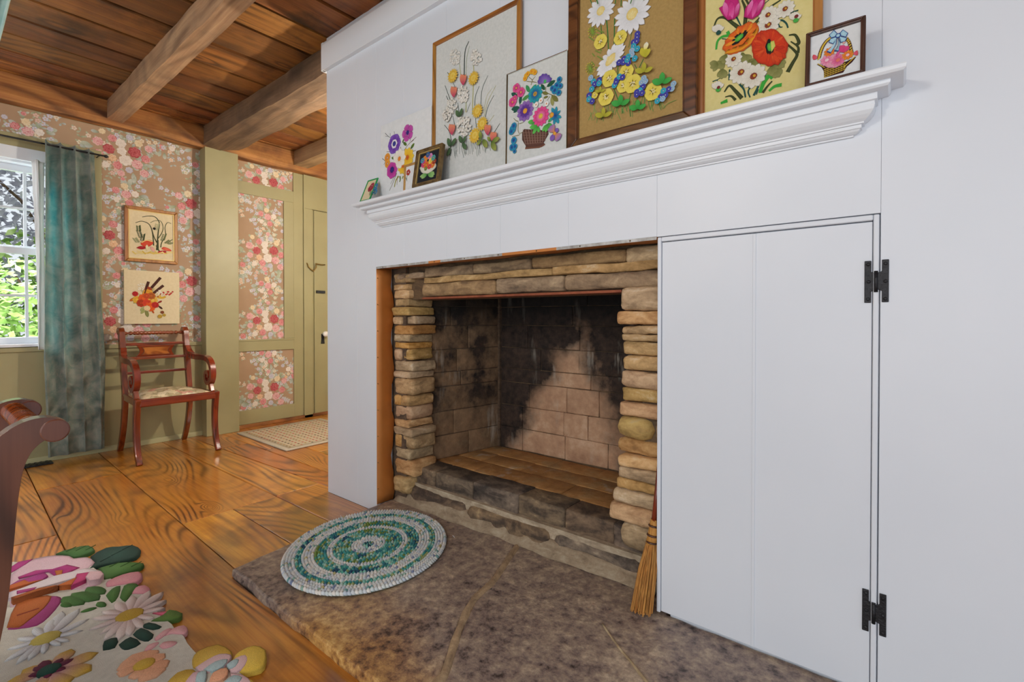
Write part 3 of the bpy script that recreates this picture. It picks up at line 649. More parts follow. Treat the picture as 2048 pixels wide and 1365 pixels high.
# lintel courses
def X_(px): return onY(px, 560, 1.585).x
for x0, x1, z0, z1, y0, m, sd in ((-2.072, X_(846), 1.196, 1.226, 1.59, 'lintel', 1), (X_(846), X_(942), 1.196, 1.246, 1.597, 'lintel', 2), (X_(942), X_(1060), 1.197, 1.244, 1.592, 'lintel', 3), (X_(1060), X_(1252), 1.198, 1.246, 1.588, 'lintel', 4), (X_(1252), -.585, 1.19, 1.248, 1.575, 'jamb_g', 5),
        (X_(846), X_(1105), 1.166, 1.195, 1.582, 'jamb_g', 6), (X_(1105), -.585, 1.164, 1.196, 1.578, 'jamb_g', 7),
        (X_(846), X_(990), 1.102, 1.165, 1.577, 'lintel', 8), (X_(992), X_(1128), 1.102, 1.164, 1.582, 'lintel', 9), (X_(1130), -.585, 1.104, 1.162, 1.578, 'lintel', 10)):
    rock(x0+.002, x1-.002, y0, 1.72, z0, z1, m, sd*4.7, .009, freq=8)
MB().box(-2.08, -.58, 1.62, 1.76, 1.09, 1.268).build('mortar_bed', M['mortar'], fp)
MB().box(X_(845), X_(1243), 1.583, 1.66, 1.0895, 1.0985).build('lintel_bar', M['rust'], fp, label='rusty iron lintel bar')
# firebox: left side, back, right side
zc = [.222, .35, .481, .617, .698, .822, .953, 1.06, 1.16, 1.26]
def side(P0, P1, sgn, joints, mat):
    P0 = Vector(P0); P1 = Vector(P1); d = P1-P0; L = d.length; d.normalize(); nn = Vector((d.y, -d.x))*sgn
    for i, (a, b) in enumerate(zip(zc, zc[1:])):
        js = [0] + joints[i % len(joints)] + [L]
        for s0, s1 in zip(js, js[1:]):
            jt = R_.uniform(-.003, .004)
            MB().block(s0+.0012, s1-.0012, jt, .06, a+.0014, b-.0014, .004, .003, 14, i*3+s0*9, nx=3, nz=2, xf=lambda p: (P0.x+d.x*p.x+nn.x*p.y, P0.y+d.y*p.x+nn.y*p.y, p.z)).build('brick', M[mat], fp)
    mb = MB(); q0, q1 = P0+nn*.008, P1+nn*.008; r0, r1 = P0+nn*.09, P1+nn*.09
    mb.hexa([(q0.x, q0.y, .1), (q1.x, q1.y, .1), (r1.x, r1.y, .1), (r0.x, r0.y, .1), (q0.x, q0.y, 1.268), (q1.x, q1.y, 1.268), (r1.x, r1.y, 1.268), (r0.x, r0.y, 1.268)]).build('mortar_bed', M['mortar'], fp)
side((-1.975, 1.70), (-1.873, 2.22), -1, [[.3], [.2], [], [.25], [.22], [.3], [.18], [.28], [.2]], 'fb_side')
side((-1.873, 2.22), (-.95, 2.22), -1, [[.17, .46, .72], [.17, .454, .606], [.22, .476, .67], [.30, .62], [.3, .55], [.21, .555], [.25, .51], [.3, .6], [.2, .5]], 'fb_back')
side((-.95, 2.22), (-.76, 1.70), -1, [[.3], [.2], [.25]], 'fb_back')
MB().box(-2.1, -.7, 1.60, 2.35, 1.262, 1.274).build('smoke_shelf', M['dark'], fp)
MB().box(-1.90, -1.862, 2.205, 2.30, .1, 1.268).build('mortar_bed', M['mortar'], fp); MB().box(-.965, -.92, 2.205, 2.30, .1, 1.268).build('mortar_bed', M['mortar'], fp)
# firebox floor and two step courses
xr = [-1.99, -1.76, -1.5, -1.24, -.98, -.70]
for j, (y0, y1) in enumerate(((1.785, 1.93), (1.93, 2.075), (2.075, 2.215))):
    for i, (a, b) in enumerate(zip(xr, xr[1:])):
        sh = .0 if j % 2 else .08
        a2, b2 = (a + (sh if i else 0), b + (sh if i < 4 else 0))
        MB().block(a2+.0008, b2-.0008, y0+.0008, y1-.0008, .15, .221+R_.uniform(-.002, .003), .004, .003, 12, i+j*7, nx=3).build('paver', M['fb_floor'], fp)
xe = [-1.985, -1.82, -1.56, -1.29, -1.05, -.83, -.68]
for i, (a, b) in enumerate(zip(xe, xe[1:])):
    MB().block(a+.001, b-.001, 1.648+R_.uniform(-.004, .006), 1.783, .134, .223+R_.uniform(-.002, .003), .008, .005, 11, 60+i, nx=4, nz=3).build('brick', M['step'], fp)
for i, (a, b) in enumerate(((-1.985, -1.575), (-1.565, -1.10), (-1.09, -.70))):
    rock(a, b, 1.607+.012*i*0+R_.uniform(0, .012), 1.75, .036, .128, 'step', 80+i*3, .012, r=.034, freq=7)
rock(-2.06, -1.99, 1.60, 1.72, .036, .11, 'jamb', 91); rock(-2.07, -1.985, 1.61, 1.72, .112, .16, 'jamb', 93)
MB().box(-2.0, -.66, 1.63, 1.80, .04, .142).build('mortar_bed', M['mortar_l'], fp)
MB().box(-2.0, -.7, 1.79, 2.24, .04, .212).build('mortar_bed', M['mortar'], fp)
mb = MB(); rows = []
for k in range(40):
    x = -2.06+1.42*k/39; w_ = .012*noise.noise(Vector((x*7, 3, 0))); rows.append([(x, 1.64, .10), (x, 1.612+w_*.3, .082+w_*.6), (x, 1.598+w_*.6, .058), (x, 1.572+w_*1.6, .0415+.010*(x+2.06)/1.4)])
mb.rings([[Vector(p) for p in r] for r in rows], closed=False, cap0=False, cap1=False, sm=True).build('ash_fillet', M['mortar_l'], fp, solid=.002)
# copper flashing round the opening
mb = MB(); rows = []
for k in range(27):
    z = .040 + (1.2535-.040)*k/26; y = 1.583 + .007*math.sin(k*.95) + .004*math.sin(k*2.3); xx = -2.0762 + .003*math.sin(k*.95+.4)
    rows.append([(-2.0766, 1.4850, z), (-2.0766+.001*math.sin(k*1.7), 1.53, z), (xx+.0015, y, z), (xx+.0005, y+.001, z)])
mb.rings([[Vector(p) for p in r] for r in rows], closed=False, cap0=False, cap1=False, sm=True)
cf = mb.build('copper_flashing', M['copper'], fp, solid=.001, label='copper sheet lining the left reveal')
for k in range(9):
    MB().lathe([(0, .003), (.001, .0025), (.0018, .0008)], (-2.0735, 1.4895, .12+k*.135), (1, 0, 0), 8).build('nail', M['brass'], cf)
mb = MB(); rows = []
for k in range(31):
    x = -2.0735 + (1.4735)*k/30; rows.append([(x, 1.4848, 1.2545), (x, 1.52, 1.2535), (x, 1.572+.008*math.sin(k*1.3), 1.2515+.002*math.sin(k*.8))])
mb.rings([[Vector(p) for p in r] for r in rows], closed=False, cap0=False, cap1=False, sm=True)
cf2 = mb.build('copper_flashing', M['copper'], fp, solid=.001)
for x0, x1, m in ((-2.076, -1.68, 'copper_edge'), (-1.68, -1.60, 'copper'), (-1.60, -1.24, 'copper_edge'), (-1.24, -.98, 'copper'), (-.98, -.6, 'copper_edge')):
    MB().box(x0, x1, 1.4832, 1.4856, 1.2465, 1.2575).build('flange', M[m], cf2, bevel=.0008)
for k in range(8): MB().lathe([(0, .003), (.001, .0025), (.0018, .0008)], (-2.02+k*.19, 1.4832, 1.252), (0, -1, 0), 8).build('nail', M['brassline'], cf2)

# ================================================================== hearth of flagstones
hearth = thing('hearth', 'raised hearth of large brown flagstones with mortar joint', 'hearth', (-.9, 1.1, 0), kind='structure')
n = NT('hearth_flagstone'); p_ = n.pos()
f1 = n.noise(p_, 3.2, 6, .6, .8); f2 = n.noise(n.vmul(p_, (1, 1, 1)), 34, 5, .7); f3 = n.noise(p_, 1.5, 3, .5)
cA = n.ramp(n.math('ADD', n.math('MULTIPLY', f1, .42), n.math('MULTIPLY', f2, .6)), [(.37, '3e3431'), (.46, '84736c'), (.55, 'a69482'), (.68, 'd8c4aa')])
cB = n.ramp(n.math('ADD', n.math('MULTIPLY', f1, .4), n.math('MULTIPLY', f2, .62)), [(.39, '4e2e12'), (.47, '966428'), (.55, 'c49244'), (.68, 'e8c47a')])
fy = n.sep(p_)[1]
mk = n.math('MULTIPLY', n.math('ADD', n.math('ADD', n.math('SUBTRACT', .98, fy), n.math('MULTIPLY', n.math('MINIMUM', n.math('ADD', n.sep(p_)[0], 1.6), 0.0), .9)), n.math('MULTIPLY', n.math('SUBTRACT', f3, .5), .9)), 4.0, clamp=True)
col = n.mix(n.math('MULTIPLY', mk, .85), cA, cB)
M['flag'] = n.fin(col, n.math('ADD', .32, n.math('MULTIPLY', f2, .3)), n.bump(n.math('ADD', f2, n.math('MULTIPLY', f1, 2.0)), .45, .008))
def slab(poly, z1, seed, name='flagstone'):
    pts = []
    for i in range(len(poly)):
        a, b = Vector(poly[i]), Vector(poly[(i+1) % len(poly)]); k = max(1, int((b-a).length/.05))
        for q in range(k):
            p = a+(b-a)*q/k; nv = noise.noise_vector(Vector((p.x*9, p.y*9, seed))); pts.append(p + Vector((nv[0], nv[1]))*.006)
    c = sum(pts, Vector((0, 0)))/len(pts); mb = MB()
    def HZ(p): return -.025 + .012*max(0, min(1, (p.y-.77)/.7)) + .012*max(0, min(1, (p.x+2)/2))
    def ring(off, z, wob): 
        out = []
        for i, p in enumerate(pts):
            t = (pts[(i+1) % len(pts)]-pts[i-1]).normalized(); nn = Vector((-t.y, t.x)); q = p + nn*(off + wob*noise.noise(Vector((p.x*14, p.y*14, seed+3)))); out.append((q.x, q.y, z + (HZ(p) if z > .01 else 0) + .0025*noise.noise(Vector((p.x*6, p.y*6, seed)))))
        return out
    mb.rings([ring(.006, -.024, .01), ring(-.002, .004, .008), ring(0, z1-.006, .010), ring(.003, z1-.0015, .007), ring(.007, z1, .005)], sm=False)
    return mb.build(name, M['flag'], hearth)
cr = [onZ(a, b, .042) for a, b in ((885, 1350), (903, 1300), (925, 1240), (948, 1198), (985, 1165), (1008, 1132), (1035, 1092), (1046, 1070))]
cr = [(v.x, v.y) for v in cr]
c0 = (cr[0][0]+.02, .757); ctop = (cr[-1][0], 1.655)
L_side = [(c[0]-.009, c[1]) for c in [c0]+cr+[ctop]]; R_side = [(c[0]+.009, c[1]) for c in [c0]+cr+[ctop]]
slab([(-1.993, .770), (-1.6, .762)] + L_side + [(-2.04, 1.655), (-2.07, 1.60), (-2.072, 1.452), (-2.035, 1.10)], .055, 2)
slab((R_side + [(-.575, 1.655), (-.575, 1.503), (-.05, 1.503), (-.045, 1.478), (.9, 1.478), (.9, .752)])[::-1], .0535, 5)
mj = MB(); rows = []
J = [Vector((c[0], c[1], 0)) for c in [c0]+cr+[ctop]]; J = smooth_path(J, 4)
for i, c in enumerate(J):
    wv = .012+.008*noise.noise(Vector((i*.5, 0, 4))); hz = -.025 + .012*max(0, min(1, (c.y-.77)/.7)) + .012*max(0, min(1, (c.x+2)/2)); rows.append([(c.x-wv-.01, c.y, .046+hz), (c.x-wv*.5, c.y, .0575+hz), (c.x+wv*.5, c.y, .058+hz), (c.x+wv+.01, c.y, .046+hz)])
mj.rings([[Vector(p) for p in r] for r in rows], closed=False, cap0=False, cap1=False)
M['joint'] = stone_mat('hearth_joint_mortar', ('6e5e4e', '98846c', 'bca688'), 16, .9, .6)
mj.build('mortar_joint', M['joint'], hearth, solid=.002)
mj = MB(); rows = []
S2 = smooth_path([onZ(a, b, .045) for a, b in ((1205, 1250), (1222, 1275), (1243, 1303), (1262, 1325), (1282, 1350), (1310, 1385))], 4)
for i, c in enumerate(S2):
    wv = .003+.005*i/len(S2)+.003*noise.noise(Vector((i*.9, 0, 4))); hz = -.025 + .012*max(0, min(1, (c.y-.77)/.7)) + .012*max(0, min(1, (c.x+2)/2)); rows.append([(c.x-wv, c.y, .052+hz), (c.x-wv*.4, c.y, .0565+hz), (c.x+wv*.4, c.y, .0565+hz), (c.x+wv, c.y, .052+hz)])
mj.rings([[Vector(p) for p in r] for r in rows], closed=False, cap0=False, cap1=False)
mj.build('mortar_joint', M['mortar_l'], hearth, solid=.002)

# ================================================================== mantel shelf
prof = [(0, 1.567), (.107, 1.567), (.108, 1.5635), (.107, 1.556), (.103, 1.551), (.079, 1.549), (.080, 1.5455), (.079, 1.540), (.075, 1.5355), (.055, 1.534), (.055, 1.5185), (.0495, 1.5165), (.0505, 1.5085), (.048, 1.499), (.043, 1.491), (.036, 1.484), (.0285, 1.479), (.0285, 1.4755), (.0235, 1.4745), (.0235, 1.4665), (.0205, 1.4655), (.0175, 1.461), (.012, 1.4575), (.0065, 1.4555), (.0065, 1.4525), (0, 1.452)]
xl, xr_ = -2.023, -.096; YB = D-.0005
mb = MB(); ids = []
for p, z in prof: ids.append([mb.vert((xl-p, YB, z)), mb.vert((xl-p, YB-p, z)), mb.vert((xr_+p, YB-p, z)), mb.vert((xr_+p, YB, z))])
for a, b in zip(ids, ids[1:]):
    for i in range(3): mb.face((a[i], b[i], b[i+1], a[i+1]))
mb.face([r[0] for r in ids]); mb.face([r[3] for r in ids][::-1])
mb.face([r[0] for r in ids][:0] + [ids[0][0], ids[0][3], ids[-1][3], ids[-1][0]])
tag(mb.build('mantel_shelf', M['white_gloss']), 'white moulded mantel shelf above the fireplace carrying framed embroideries', 'mantel')

# ================================================================== pictures
class Pic:
    """a picture whose back plane leans: y = yb + sl*(z - z0)   (or hangs flat on the papered wall)"""
    def __init__(s, name, label, group, yb=None, sl=0, z0=1.567, wallx=None):
        if wallx is None:
            s.O = Vector((0, yb, z0)); s.U = Vector((1, 0, 0)); s.V = Vector((0, sl, 1)).normalized(); s.N = s.U.cross(s.V)
        else:
            s.O = Vector((wallx, 0, z0)); s.U = Vector((0, 1, 0)); s.V = Vector((0, 0, 1)); s.N = Vector((1, 0, 0))
        s.name, s.label, s.group = name, label, group; s.f = 0
    def uv(s, px, py):
        d = ray(px, py); o = s.O + s.N*s.f; c = Vector((0, 0, 1)); t = (o-c).dot(s.N)/d.dot(s.N); q = c + d*t - o
        return (q.dot(s.U), q.dot(s.V))
    def P(s, u, v, h): return s.O + s.U*u + s.V*v + s.N*h
    def rect(s, TL, TR, f, v0=0.0):      # frame front face height f; corners given on the front face
        s.f = f; a, b = s.uv(*TL), s.uv(*TR); s.u0, s.u1, s.v1 = a[0], b[0], (a[1]+b[1])/2; s.v0 = v0
        s.t = thing(s.name, s.label, 'picture', s.P((s.u0+s.u1)/2, s.v0, 0), group=s.group); return s
    def bar(s, q, h0, h1, mb): mb.hexa([s.P(u, v, h0) for u, v in q] + [s.P(u, v, h1) for u, v in q])
    def frame(s, w, d, mv, mh, bev=.002, lip=None, step=None):
        u0, u1, v0, v1 = s.u0, s.u1, s.v0, s.v1
        def four(u0, u1, v0, v1, w, h0, h1, nm, ms, par, bv):
            for q, m in (([(u0, v0), (u1, v0), (u1-w, v0+w), (u0+w, v0+w)], ms[1]), ([(u1, v0), (u1, v1), (u1-w, v1-w), (u1-w, v0+w)], ms[0]), ([(u1, v1), (u0, v1), (u0+w, v1-w), (u1-w, v1-w)], ms[1]), ([(u0, v1), (u0, v0), (u0+w, v0+w), (u0+w, v1-w)], ms[0])):
                mb = MB(); s.bar(q, h0, h1, mb); mb.build(nm, M[m], par, bevel=bv)
        four(u0, u1, v0, v1, w, 0, d, 'frame_bar', (mv, mh), s.t, bev)
        if lip: four(u0+w, u1-w, v0+w, v1-w, lip[0], 0, d*.75, 'inner_lip', (lip[1], lip[1]), s.t, .0008)
        if step: four(u0+step[0], u1-step[0], v0+step[0], v1-step[0], step[1], d*.9, d+.003, 'raised_moulding', (mv, mh), s.t, .001)
    def canvas(s, mat, ins, h0, h1, name='canvas'):
        mb = MB(); s.bar([(s.u0+ins, s.v0+ins), (s.u1-ins, s.v0+ins), (s.u1-ins, s.v1-ins), (s.u0+ins, s.v1-ins)], h0, h1, mb); mb.build(name, M[mat], s.t); s.f = h1
    def art(s, org, sc, h=.0016):
        hh = s.f
        return Art(lambda x, y: s.uv(org[0]+x/sc, org[1]+y/sc), lambda u, v, q: s.P(u, v, hh+q), h=h*.25, step=.00002, base=.0003)
GM = 'embroidered pictures leaning on the mantel shelf'
# --- dandelions in oak
p = Pic('embroidered_picture', 'tall oak-framed embroidery of white puff flowers and yellow dandelions', GM, 1.468, .012).rect((865, 84), (1041, -4), .014)
p.frame(.019, .014, 'oak', 'oak_x'); p.canvas('linen', .015, .002, .008)
a = p.art((860, 0), 4.136)
for pts, c, w in (([(322, 342), (290, 430), (283, 625)], '3a4a44', 14), ([(328, 380), (305, 480), (298, 620)], '8a9a6a', 6), ([(245, 530), (262, 690)], 'a8b060', 8), ([(358, 540), (362, 600), (350, 950)], 'b0b060', 10), ([(480, 625), (432, 740), (420, 885)], '46564c', 8), ([(408, 712), (376, 800), (370, 900)], '46564c', 9), ([(546, 708), (480, 840), (450, 960)], 'b8b878', 7), ([(530, 788), (482, 880), (458, 970)], '46564c', 8), ([(515, 730), (470, 800), (445, 930)], 'b8b878', 5), ([(125, 708), (172, 838)], '46564c', 8), ([(135, 793), (157, 842)], '46564c', 8), ([(580, 1020), (522, 1112)], '46564c', 8), ([(532, 952), (488, 1012)], 'b8b878', 6), ([(120, 1035), (160, 1090), (178, 1165)], '46564c', 8), ([(145, 600), (175, 640)], '46564c', 9), ([(195, 690), (215, 740)], '56665c', 7), ([(230, 850), (240, 920)], '46564c', 8), ([(190, 960), (205, 1040)], '46564c', 7), ([(335, 850), (305, 930)], '46564c', 6), ([(378, 980), (386, 1080)], '46564c', 8), ([(300, 820), (298, 930)], 'a8b060', 10)):
    a.stroke(pts, w*.6, c, w*.9)
for i in range(30):
    x = 150 + i*12 + R_.uniform(-4, 4); a.stroke([(x, 1180+R_.uniform(-30, 20)), (x+R_.uniform(-12, 25), 1290+R_.uniform(-20, 50)-(x-150)*.18)], 3.2, R_.choice(('4a5a50', '5a6a60', '8a927e')))
for x, y, r in ((210, 472, 62), (385, 478, 64), (280, 785, 68), (185, 880, 62), (150, 960, 52), (290, 1045, 82)): a.knots(x, y, r, 46, 'e9e6dc', 'd8d4c8', .17)
for x, y, r in ((200, 635, 56), (372, 655, 56), (405, 925, 56), (445, 1030, 56), (385, 1128, 62)):
    a.flower(x, y, r, 15, 'd9a62a', 'eec84a', 'f0d468', .55, .9, tip=.8, cc2='e8c040')
for x, y, f in ((290, 668, 1), (212, 768, 1), (197, 1078, 1), (492, 1082, 1), (540, 1142, 1)):
    for q in (-1, 0, 1): a.petal(x, y+48, x+q*20, y-46, .42, 'c4306a', 'f0956a')
for x0, y0, x1, y1 in ((185, 1220, 160, 1150), (190, 1215, 232, 1148), (185, 1225, 155, 1300), (280, 1190, 255, 1130), (285, 1190, 312, 1132), (280, 1190, 318, 1240), (258, 975, 228, 920), (262, 975, 282, 900), (440, 1160, 425, 1092), (450, 1160, 490, 1228), (445, 1160, 402, 1208), (525, 1180, 592, 1148), (520, 1180, 562, 1252), (518, 1175, 490, 1140)):
    dk = x0 < 300; a.leaf(x0, y0, x1, y1, .5, '3c5a3a' if dk else '55702c', '5a7a50' if dk else 'a4ac50', '2a4028')
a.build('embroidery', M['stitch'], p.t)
# --- flower basket in a thin metal frame
p = Pic('embroidered_picture', 'thin metal-framed embroidery of a brown basket of pink, purple and blue flowers', GM, 1.436, .02).rect((1013, 146), (1136.5, 101), .012)
p.frame(.004, .012, 'brassline', 'chrome', .0008); p.canvas('linen', .003, .001, .008)
a = p.art((1000, 90), 6.207)
for pts in ([(385, 500), (400, 440), (360, 400)], [(400, 440), (440, 390)], [(395, 460), (330, 450)], [(400, 455), (460, 470)], [(580, 600), (640, 620), (720, 680)], [(620, 640), (585, 690)], [(640, 620), (700, 650)], [(540, 590), (600, 600)], [(230, 950), (200, 940), (170, 910)], [(240, 980), (300, 960)], [(230, 960), (225, 1060), (250, 1120)], [(240, 1120), (150, 1140)], [(250, 1100), (290, 1080)], [(240, 700), (250, 760)], [(210, 600), (215, 650)], [(690, 1060), (660, 1040)], [(570, 520), (570, 600)], [(720, 470), (740, 440)], [(690, 560), (720, 520)]): a.stroke(pts, 10, '7a7432', 6)
for x0, y0, x1, y1, c in ((560, 560, 510, 490, '1c5a3c'), (580, 520, 690, 440, '1c5a3c'), (215, 640, 140, 600, '1c5a4a'), (250, 740, 260, 620, '1c5a4a'), (250, 780, 140, 800, '1c5a4a'), (240, 790, 165, 840, '1c5a4a'), (370, 590, 325, 500, '3c9a5a'), (380, 570, 455, 490, '3cae5a'), (370, 620, 275, 690, '4a9a4a'), (640, 640, 660, 760, 'a0a060'), (640, 630, 725, 700, '7a7a3a'), (600, 610, 525, 590, '7a7a3a'), (600, 640, 540, 660, '7a7a3a')): a.leaf(x0, y0, x1, y1, .42, c, c)
a.poly([(300, 1045), (600, 1065), (604, 1110), (545, 1215), (562, 1238), (490, 1280), (312, 1296), (322, 1258), (276, 1180), (276, 1090)], '5c3a30', '6c4638')
for i in range(9): a.stroke([(285+i*36, 1050+(i % 2)*6), (320+i*30, 1245-i*6)], 6, 'a08274')
for i in range(5): a.stroke([(280+i*8, 1090+i*34), (590-i*12, 1095+i*30)], 5, '8a6a5c')
a.stroke([(315, 1285), (490, 1268), (560, 1235)], 18, '7a4c38')
def rosette(a, x, y, r, c, n=11, rot=0):
    a.flower(x, y, r, n, c[1], c[0], None, W=1.0, tip=.5, rot=rot); a.flower(x, y, r*.66, n, c[2], c[1], None, W=1.0, tip=.5, rot=rot+.3); a.disc(x, y, r*.3, c[3], c[4])
rosette(a, 315, 822, 122, ('9a72c0', '6a3ca0', '4a2a88', 'e09a2a', 'f0b848'))
rosette(a, 440, 612, 105, ('1fa6b4', '1a86a8', '1c4a9a', 'd8a040', '8a7a30'))
for x0, y0, x1, y1 in ((480, 1000, 370, 1030), (470, 1010, 410, 1110), (470, 1010, 490, 1090), (580, 990, 530, 1080), (590, 980, 570, 1090), (600, 970, 655, 1060), (440, 960, 350, 960), (600, 960, 660, 900)): a.leaf(x0, y0, x1, y1, .5, '3c9a3c', '6acc5a', '2c7a3a')
for i in range(8):
    an = i*PI/4+.2; a.petal(690, 880, 690+80*math.cos(an), 880+118*math.sin(an), .4, '1c4a9a', '26a8bc', 1.0)
a.disc(648, 872, 36, 'e08a28', 'f0c040')
rosette(a, 512, 888, 118, ('f0569a', 'd82a80', 'f49ac0', 'd8b83c', 'f0d050'), 13)
for i in range(6):
    an = PI*.15 + i*.5; a.petal(565, 470, 565+95*math.cos(an), 470-115*math.sin(an), .55, '9a80cc', '5c3ca4', .55)
a.disc(565, 455, 24, '4abc6a')
for x, y in ((330, 385), (318, 420), (420, 335), (440, 345), (400, 335), (350, 365)): a.flower(x, y, 32, 5, 'e8961e', 'f4c030', 'e88a1e', .3, 1.0)
for x, y, r in ((210, 540, 55), (268, 592, 58), (165, 712, 60), (190, 670, 40)): a.flower(x, y, r, 5, 'c82a78', 'f060a0', 'e8b050', .25, 1.0)
for x, y, r in ((165, 1050, 48), (150, 1080, 40), (180, 1010, 40), (180, 1190, 42), (160, 1275, 42), (195, 1265, 34), (190, 1325, 26), (745, 437, 36), (715, 510, 42), (760, 515, 32), (690, 570, 44), (740, 600, 36), (660, 545, 34)): a.flower(x, y, r, 5, '1c3a98', '1fa0c0', '1c3a98', .25, 1.1)
for q in range(3): a.petal(690, 1100, 690+70*math.cos(q*2.1+.4), 1100+95*math.sin(q*2.1+2.2), .9, 'e0902c', '9a78c4', .5)
a.petal(690, 1100, 640, 1200, .7, '7a58b4', '8a68c0'); a.petal(690, 1100, 735, 1040, .8, '7a58b4', '8a68c0'); a.disc(690, 1105, 26, 'e09030', 'f0c040')
for x, y in ((460, 750), (520, 698), (590, 738)): a.flower(x, y, 30, 5, 'f2ece2', 'ffffff', 'e08a50', .35, 1.1)
a.build('embroidery', M['stitch'], p.t)
# --- daisies on burlap in walnut
p = Pic('embroidered_picture', 'large walnut-framed embroidery of white daisies and buttercups on tan burlap', GM, 1.440, .012)
p.f = .026; e0 = p.uv(1133, 270)[0]; e1 = p.uv(1391, 215)[0]
p.u0, p.u1, p.v0, p.v1 = e0, e1, 0, .80; p.t = thing(p.name, p.label, 'picture', p.P((e0+e1)/2, 0, 0), group=GM)
p.frame(.037, .022, 'walnut', 'walnut', .003, (.004, 'walnut')); p.canvas('tan', .036, .003, .010)
a = p.art((1130, 0), 4.707)
def daisy(a, x, y, r, n, cc, rc=.33, sq=1, sqr=0, c0='dcdee2', c1='f4f5f8'):
    a.flower(x, y, r, n, c0, c1, None, W=.95, tip=.72, sq=sq, sqrot=sqr)
    a.disc(x, y, r*rc, cc[0], cc[1], sq, sqr, 14)
    u, v = a.uv(x, y)
    for i in range(14):
        t = R_.random()*6.28; q = r*rc*.8*math.sqrt(R_.random()); a.disc(x+q*math.cos(t)*.7, y+q*math.sin(t)*sq, r*.055, cc[1], cc[1], n=6)
G1 = '3c7a34'
for pts, w in (([(390, 180), (402, 300), (410, 490)], 12), ([(468, 170), (462, 450)], 12), ([(530, 0), (528, 60)], 10), ([(440, 620), (450, 690)], 10), ([(498, 600), (497, 720)], 10), ([(360, 660), (385, 700)], 9), ([(740, 555), (700, 640), (680, 718)], 9), ([(655, 605), (680, 660), (685, 705)], 7), ([(430, 770), (470, 860), (502, 945)], 9), ([(625, 870), (605, 960), (618, 1100)], 9), ([(340, 240), (345, 340)], 10), ([(240, 0), (265, 60)], 8), ([(300, 0), (330, 40)], 8), ([(535, 290), (530, 320)], 7), ([(635, 280), (600, 450)], 5), ([(540, 1000), (545, 1070)], 9)): a.stroke(pts, w, G1)
for i in range(46):
    x = 240 + i*15; y = 1040 - i*2.5 + R_.uniform(-60, 40); a.stroke([(x, y), (x+R_.uniform(-40, 45), y+R_.uniform(70, 110))], 6, R_.choice(('6f9a4a', '5c8c44', '86a85a')))
for i in range(16): x, y = 235+R_.uniform(-10, 120), 270+i*26; a.stroke([(x, y), (x+R_.uniform(20, 60), y+R_.uniform(10, 40))], 9, '7a9a3c')
for cx, cy in ((262, 300), (240, 650)):
    for i in range(12): t = i*.52; a.stroke([(cx, cy), (cx+42*math.cos(t), cy+60*math.sin(t))], 7, '84a43c'); a.disc(cx+40*math.cos(t), cy+55*math.sin(t), 6, 'd8c83c', n=6)
a.stroke([(920, 1030), (970, 980), (1050, 945)], 5, '6f9a4a')
daisy(a, 340, 108, 138, 14, ('ecd27e', 'f4e4a2')); daisy(a, 635, 140, 172, 15, ('ecd27e', 'f4e4a2'), .36); daisy(a, 435, 568, 170, 15, ('ecd27e', 'f4e4a2'), .42, .55, .75)
for x, y, r in ((340, 398, 66), (527, 360, 64), (425, 745, 76), (583, 685, 72), (555, 815, 62), (645, 795, 84), (835, 868, 82), (395, 922, 76), (290, 905, 32)):
    a.flower(x, y, r, 6, 'e6cf50', 'f2e268', None, W=1.15, tip=.5); a.knots(x, y, r*.32, 8, 'f4e69a', 'f0de80', .3)
for x, y, c in ((690, 330, 0), (688, 362, 0), (655, 408, 0), (685, 398, 0), (655, 445, 1), (690, 470, 1), (640, 490, 2), (640, 525, 2), (605, 545, 1), (668, 562, 1), (565, 565, 0), (520, 600, 0), (562, 598, 0), (608, 605, 0), (598, 575, 1), (255, 745, 2), (280, 780, 1), (335, 765, 0), (290, 805, 0), (335, 795, 1), (265, 850, 1), (240, 910, 0), (240, 945, 1), (270, 965, 0), (500, 765, 0), (525, 735, 1), (555, 740, 0), (480, 815, 1), (495, 785, 0), (755, 750, 2), (770, 780, 2), (735, 790, 2), (748, 830, 0), (720, 865, 1), (690, 880, 0), (740, 890, 0), (690, 905, 0), (1035, 805, 2), (1020, 850, 2), (990, 855, 0), (940, 870, 1), (960, 910, 0), (915, 925, 0), (935, 945, 2), (885, 965, 1)):
    cc = (('3a3a9a', '4a4ab0'), ('2a9ab8', '3ab4cc'), ('8ab0d0', 'a4c4dc'))[c]; a.flower(x, y, 27, 5, cc[0], cc[1], 'd8d8e8', .22, 1.1)
a.petal(775, 560, 730, 470, .5, 'b8b02e', 'd4c83c'); a.petal(775, 560, 815, 470, .5, 'b8b02e', 'd4c83c'); a.petal(770, 500, 785, 412, .6, 'f0e04a', 'f6f2e0'); a.petal(775, 555, 778, 470, .6, 'b8b02e', 'c8c034')
def trileaf(x, y, s_, c, c2, w=.42):
    for dx, dy in ((-.95, -.25), (0, -1.05), (.95, -.5)): a.leaf(x, y, x+dx*s_, y+dy*s_, w, c, c2, c)
for x, y, s_ in ((540, 1000, 92), (700, 1040, 85), (930, 800, 100)): trileaf(x, y, s_, '2f9a3c', '4cb450', .55)
for x, y, s_ in ((760, 695, 90), (380, 1110, 85), (350, 880, 50)): trileaf(x, y, s_, 'a8a42c', 'c2bc3c', .5)
for x, y in ((250, -330), (520, -260), (760, -420)): daisy(a, x, y, 150, 14, ('ecd27e', 'f4e4a2')); a.stroke([(x, y+100), (x*.6+180, 60)], 11, G1)
a.build('embroidery', M['stitch'], p.t)
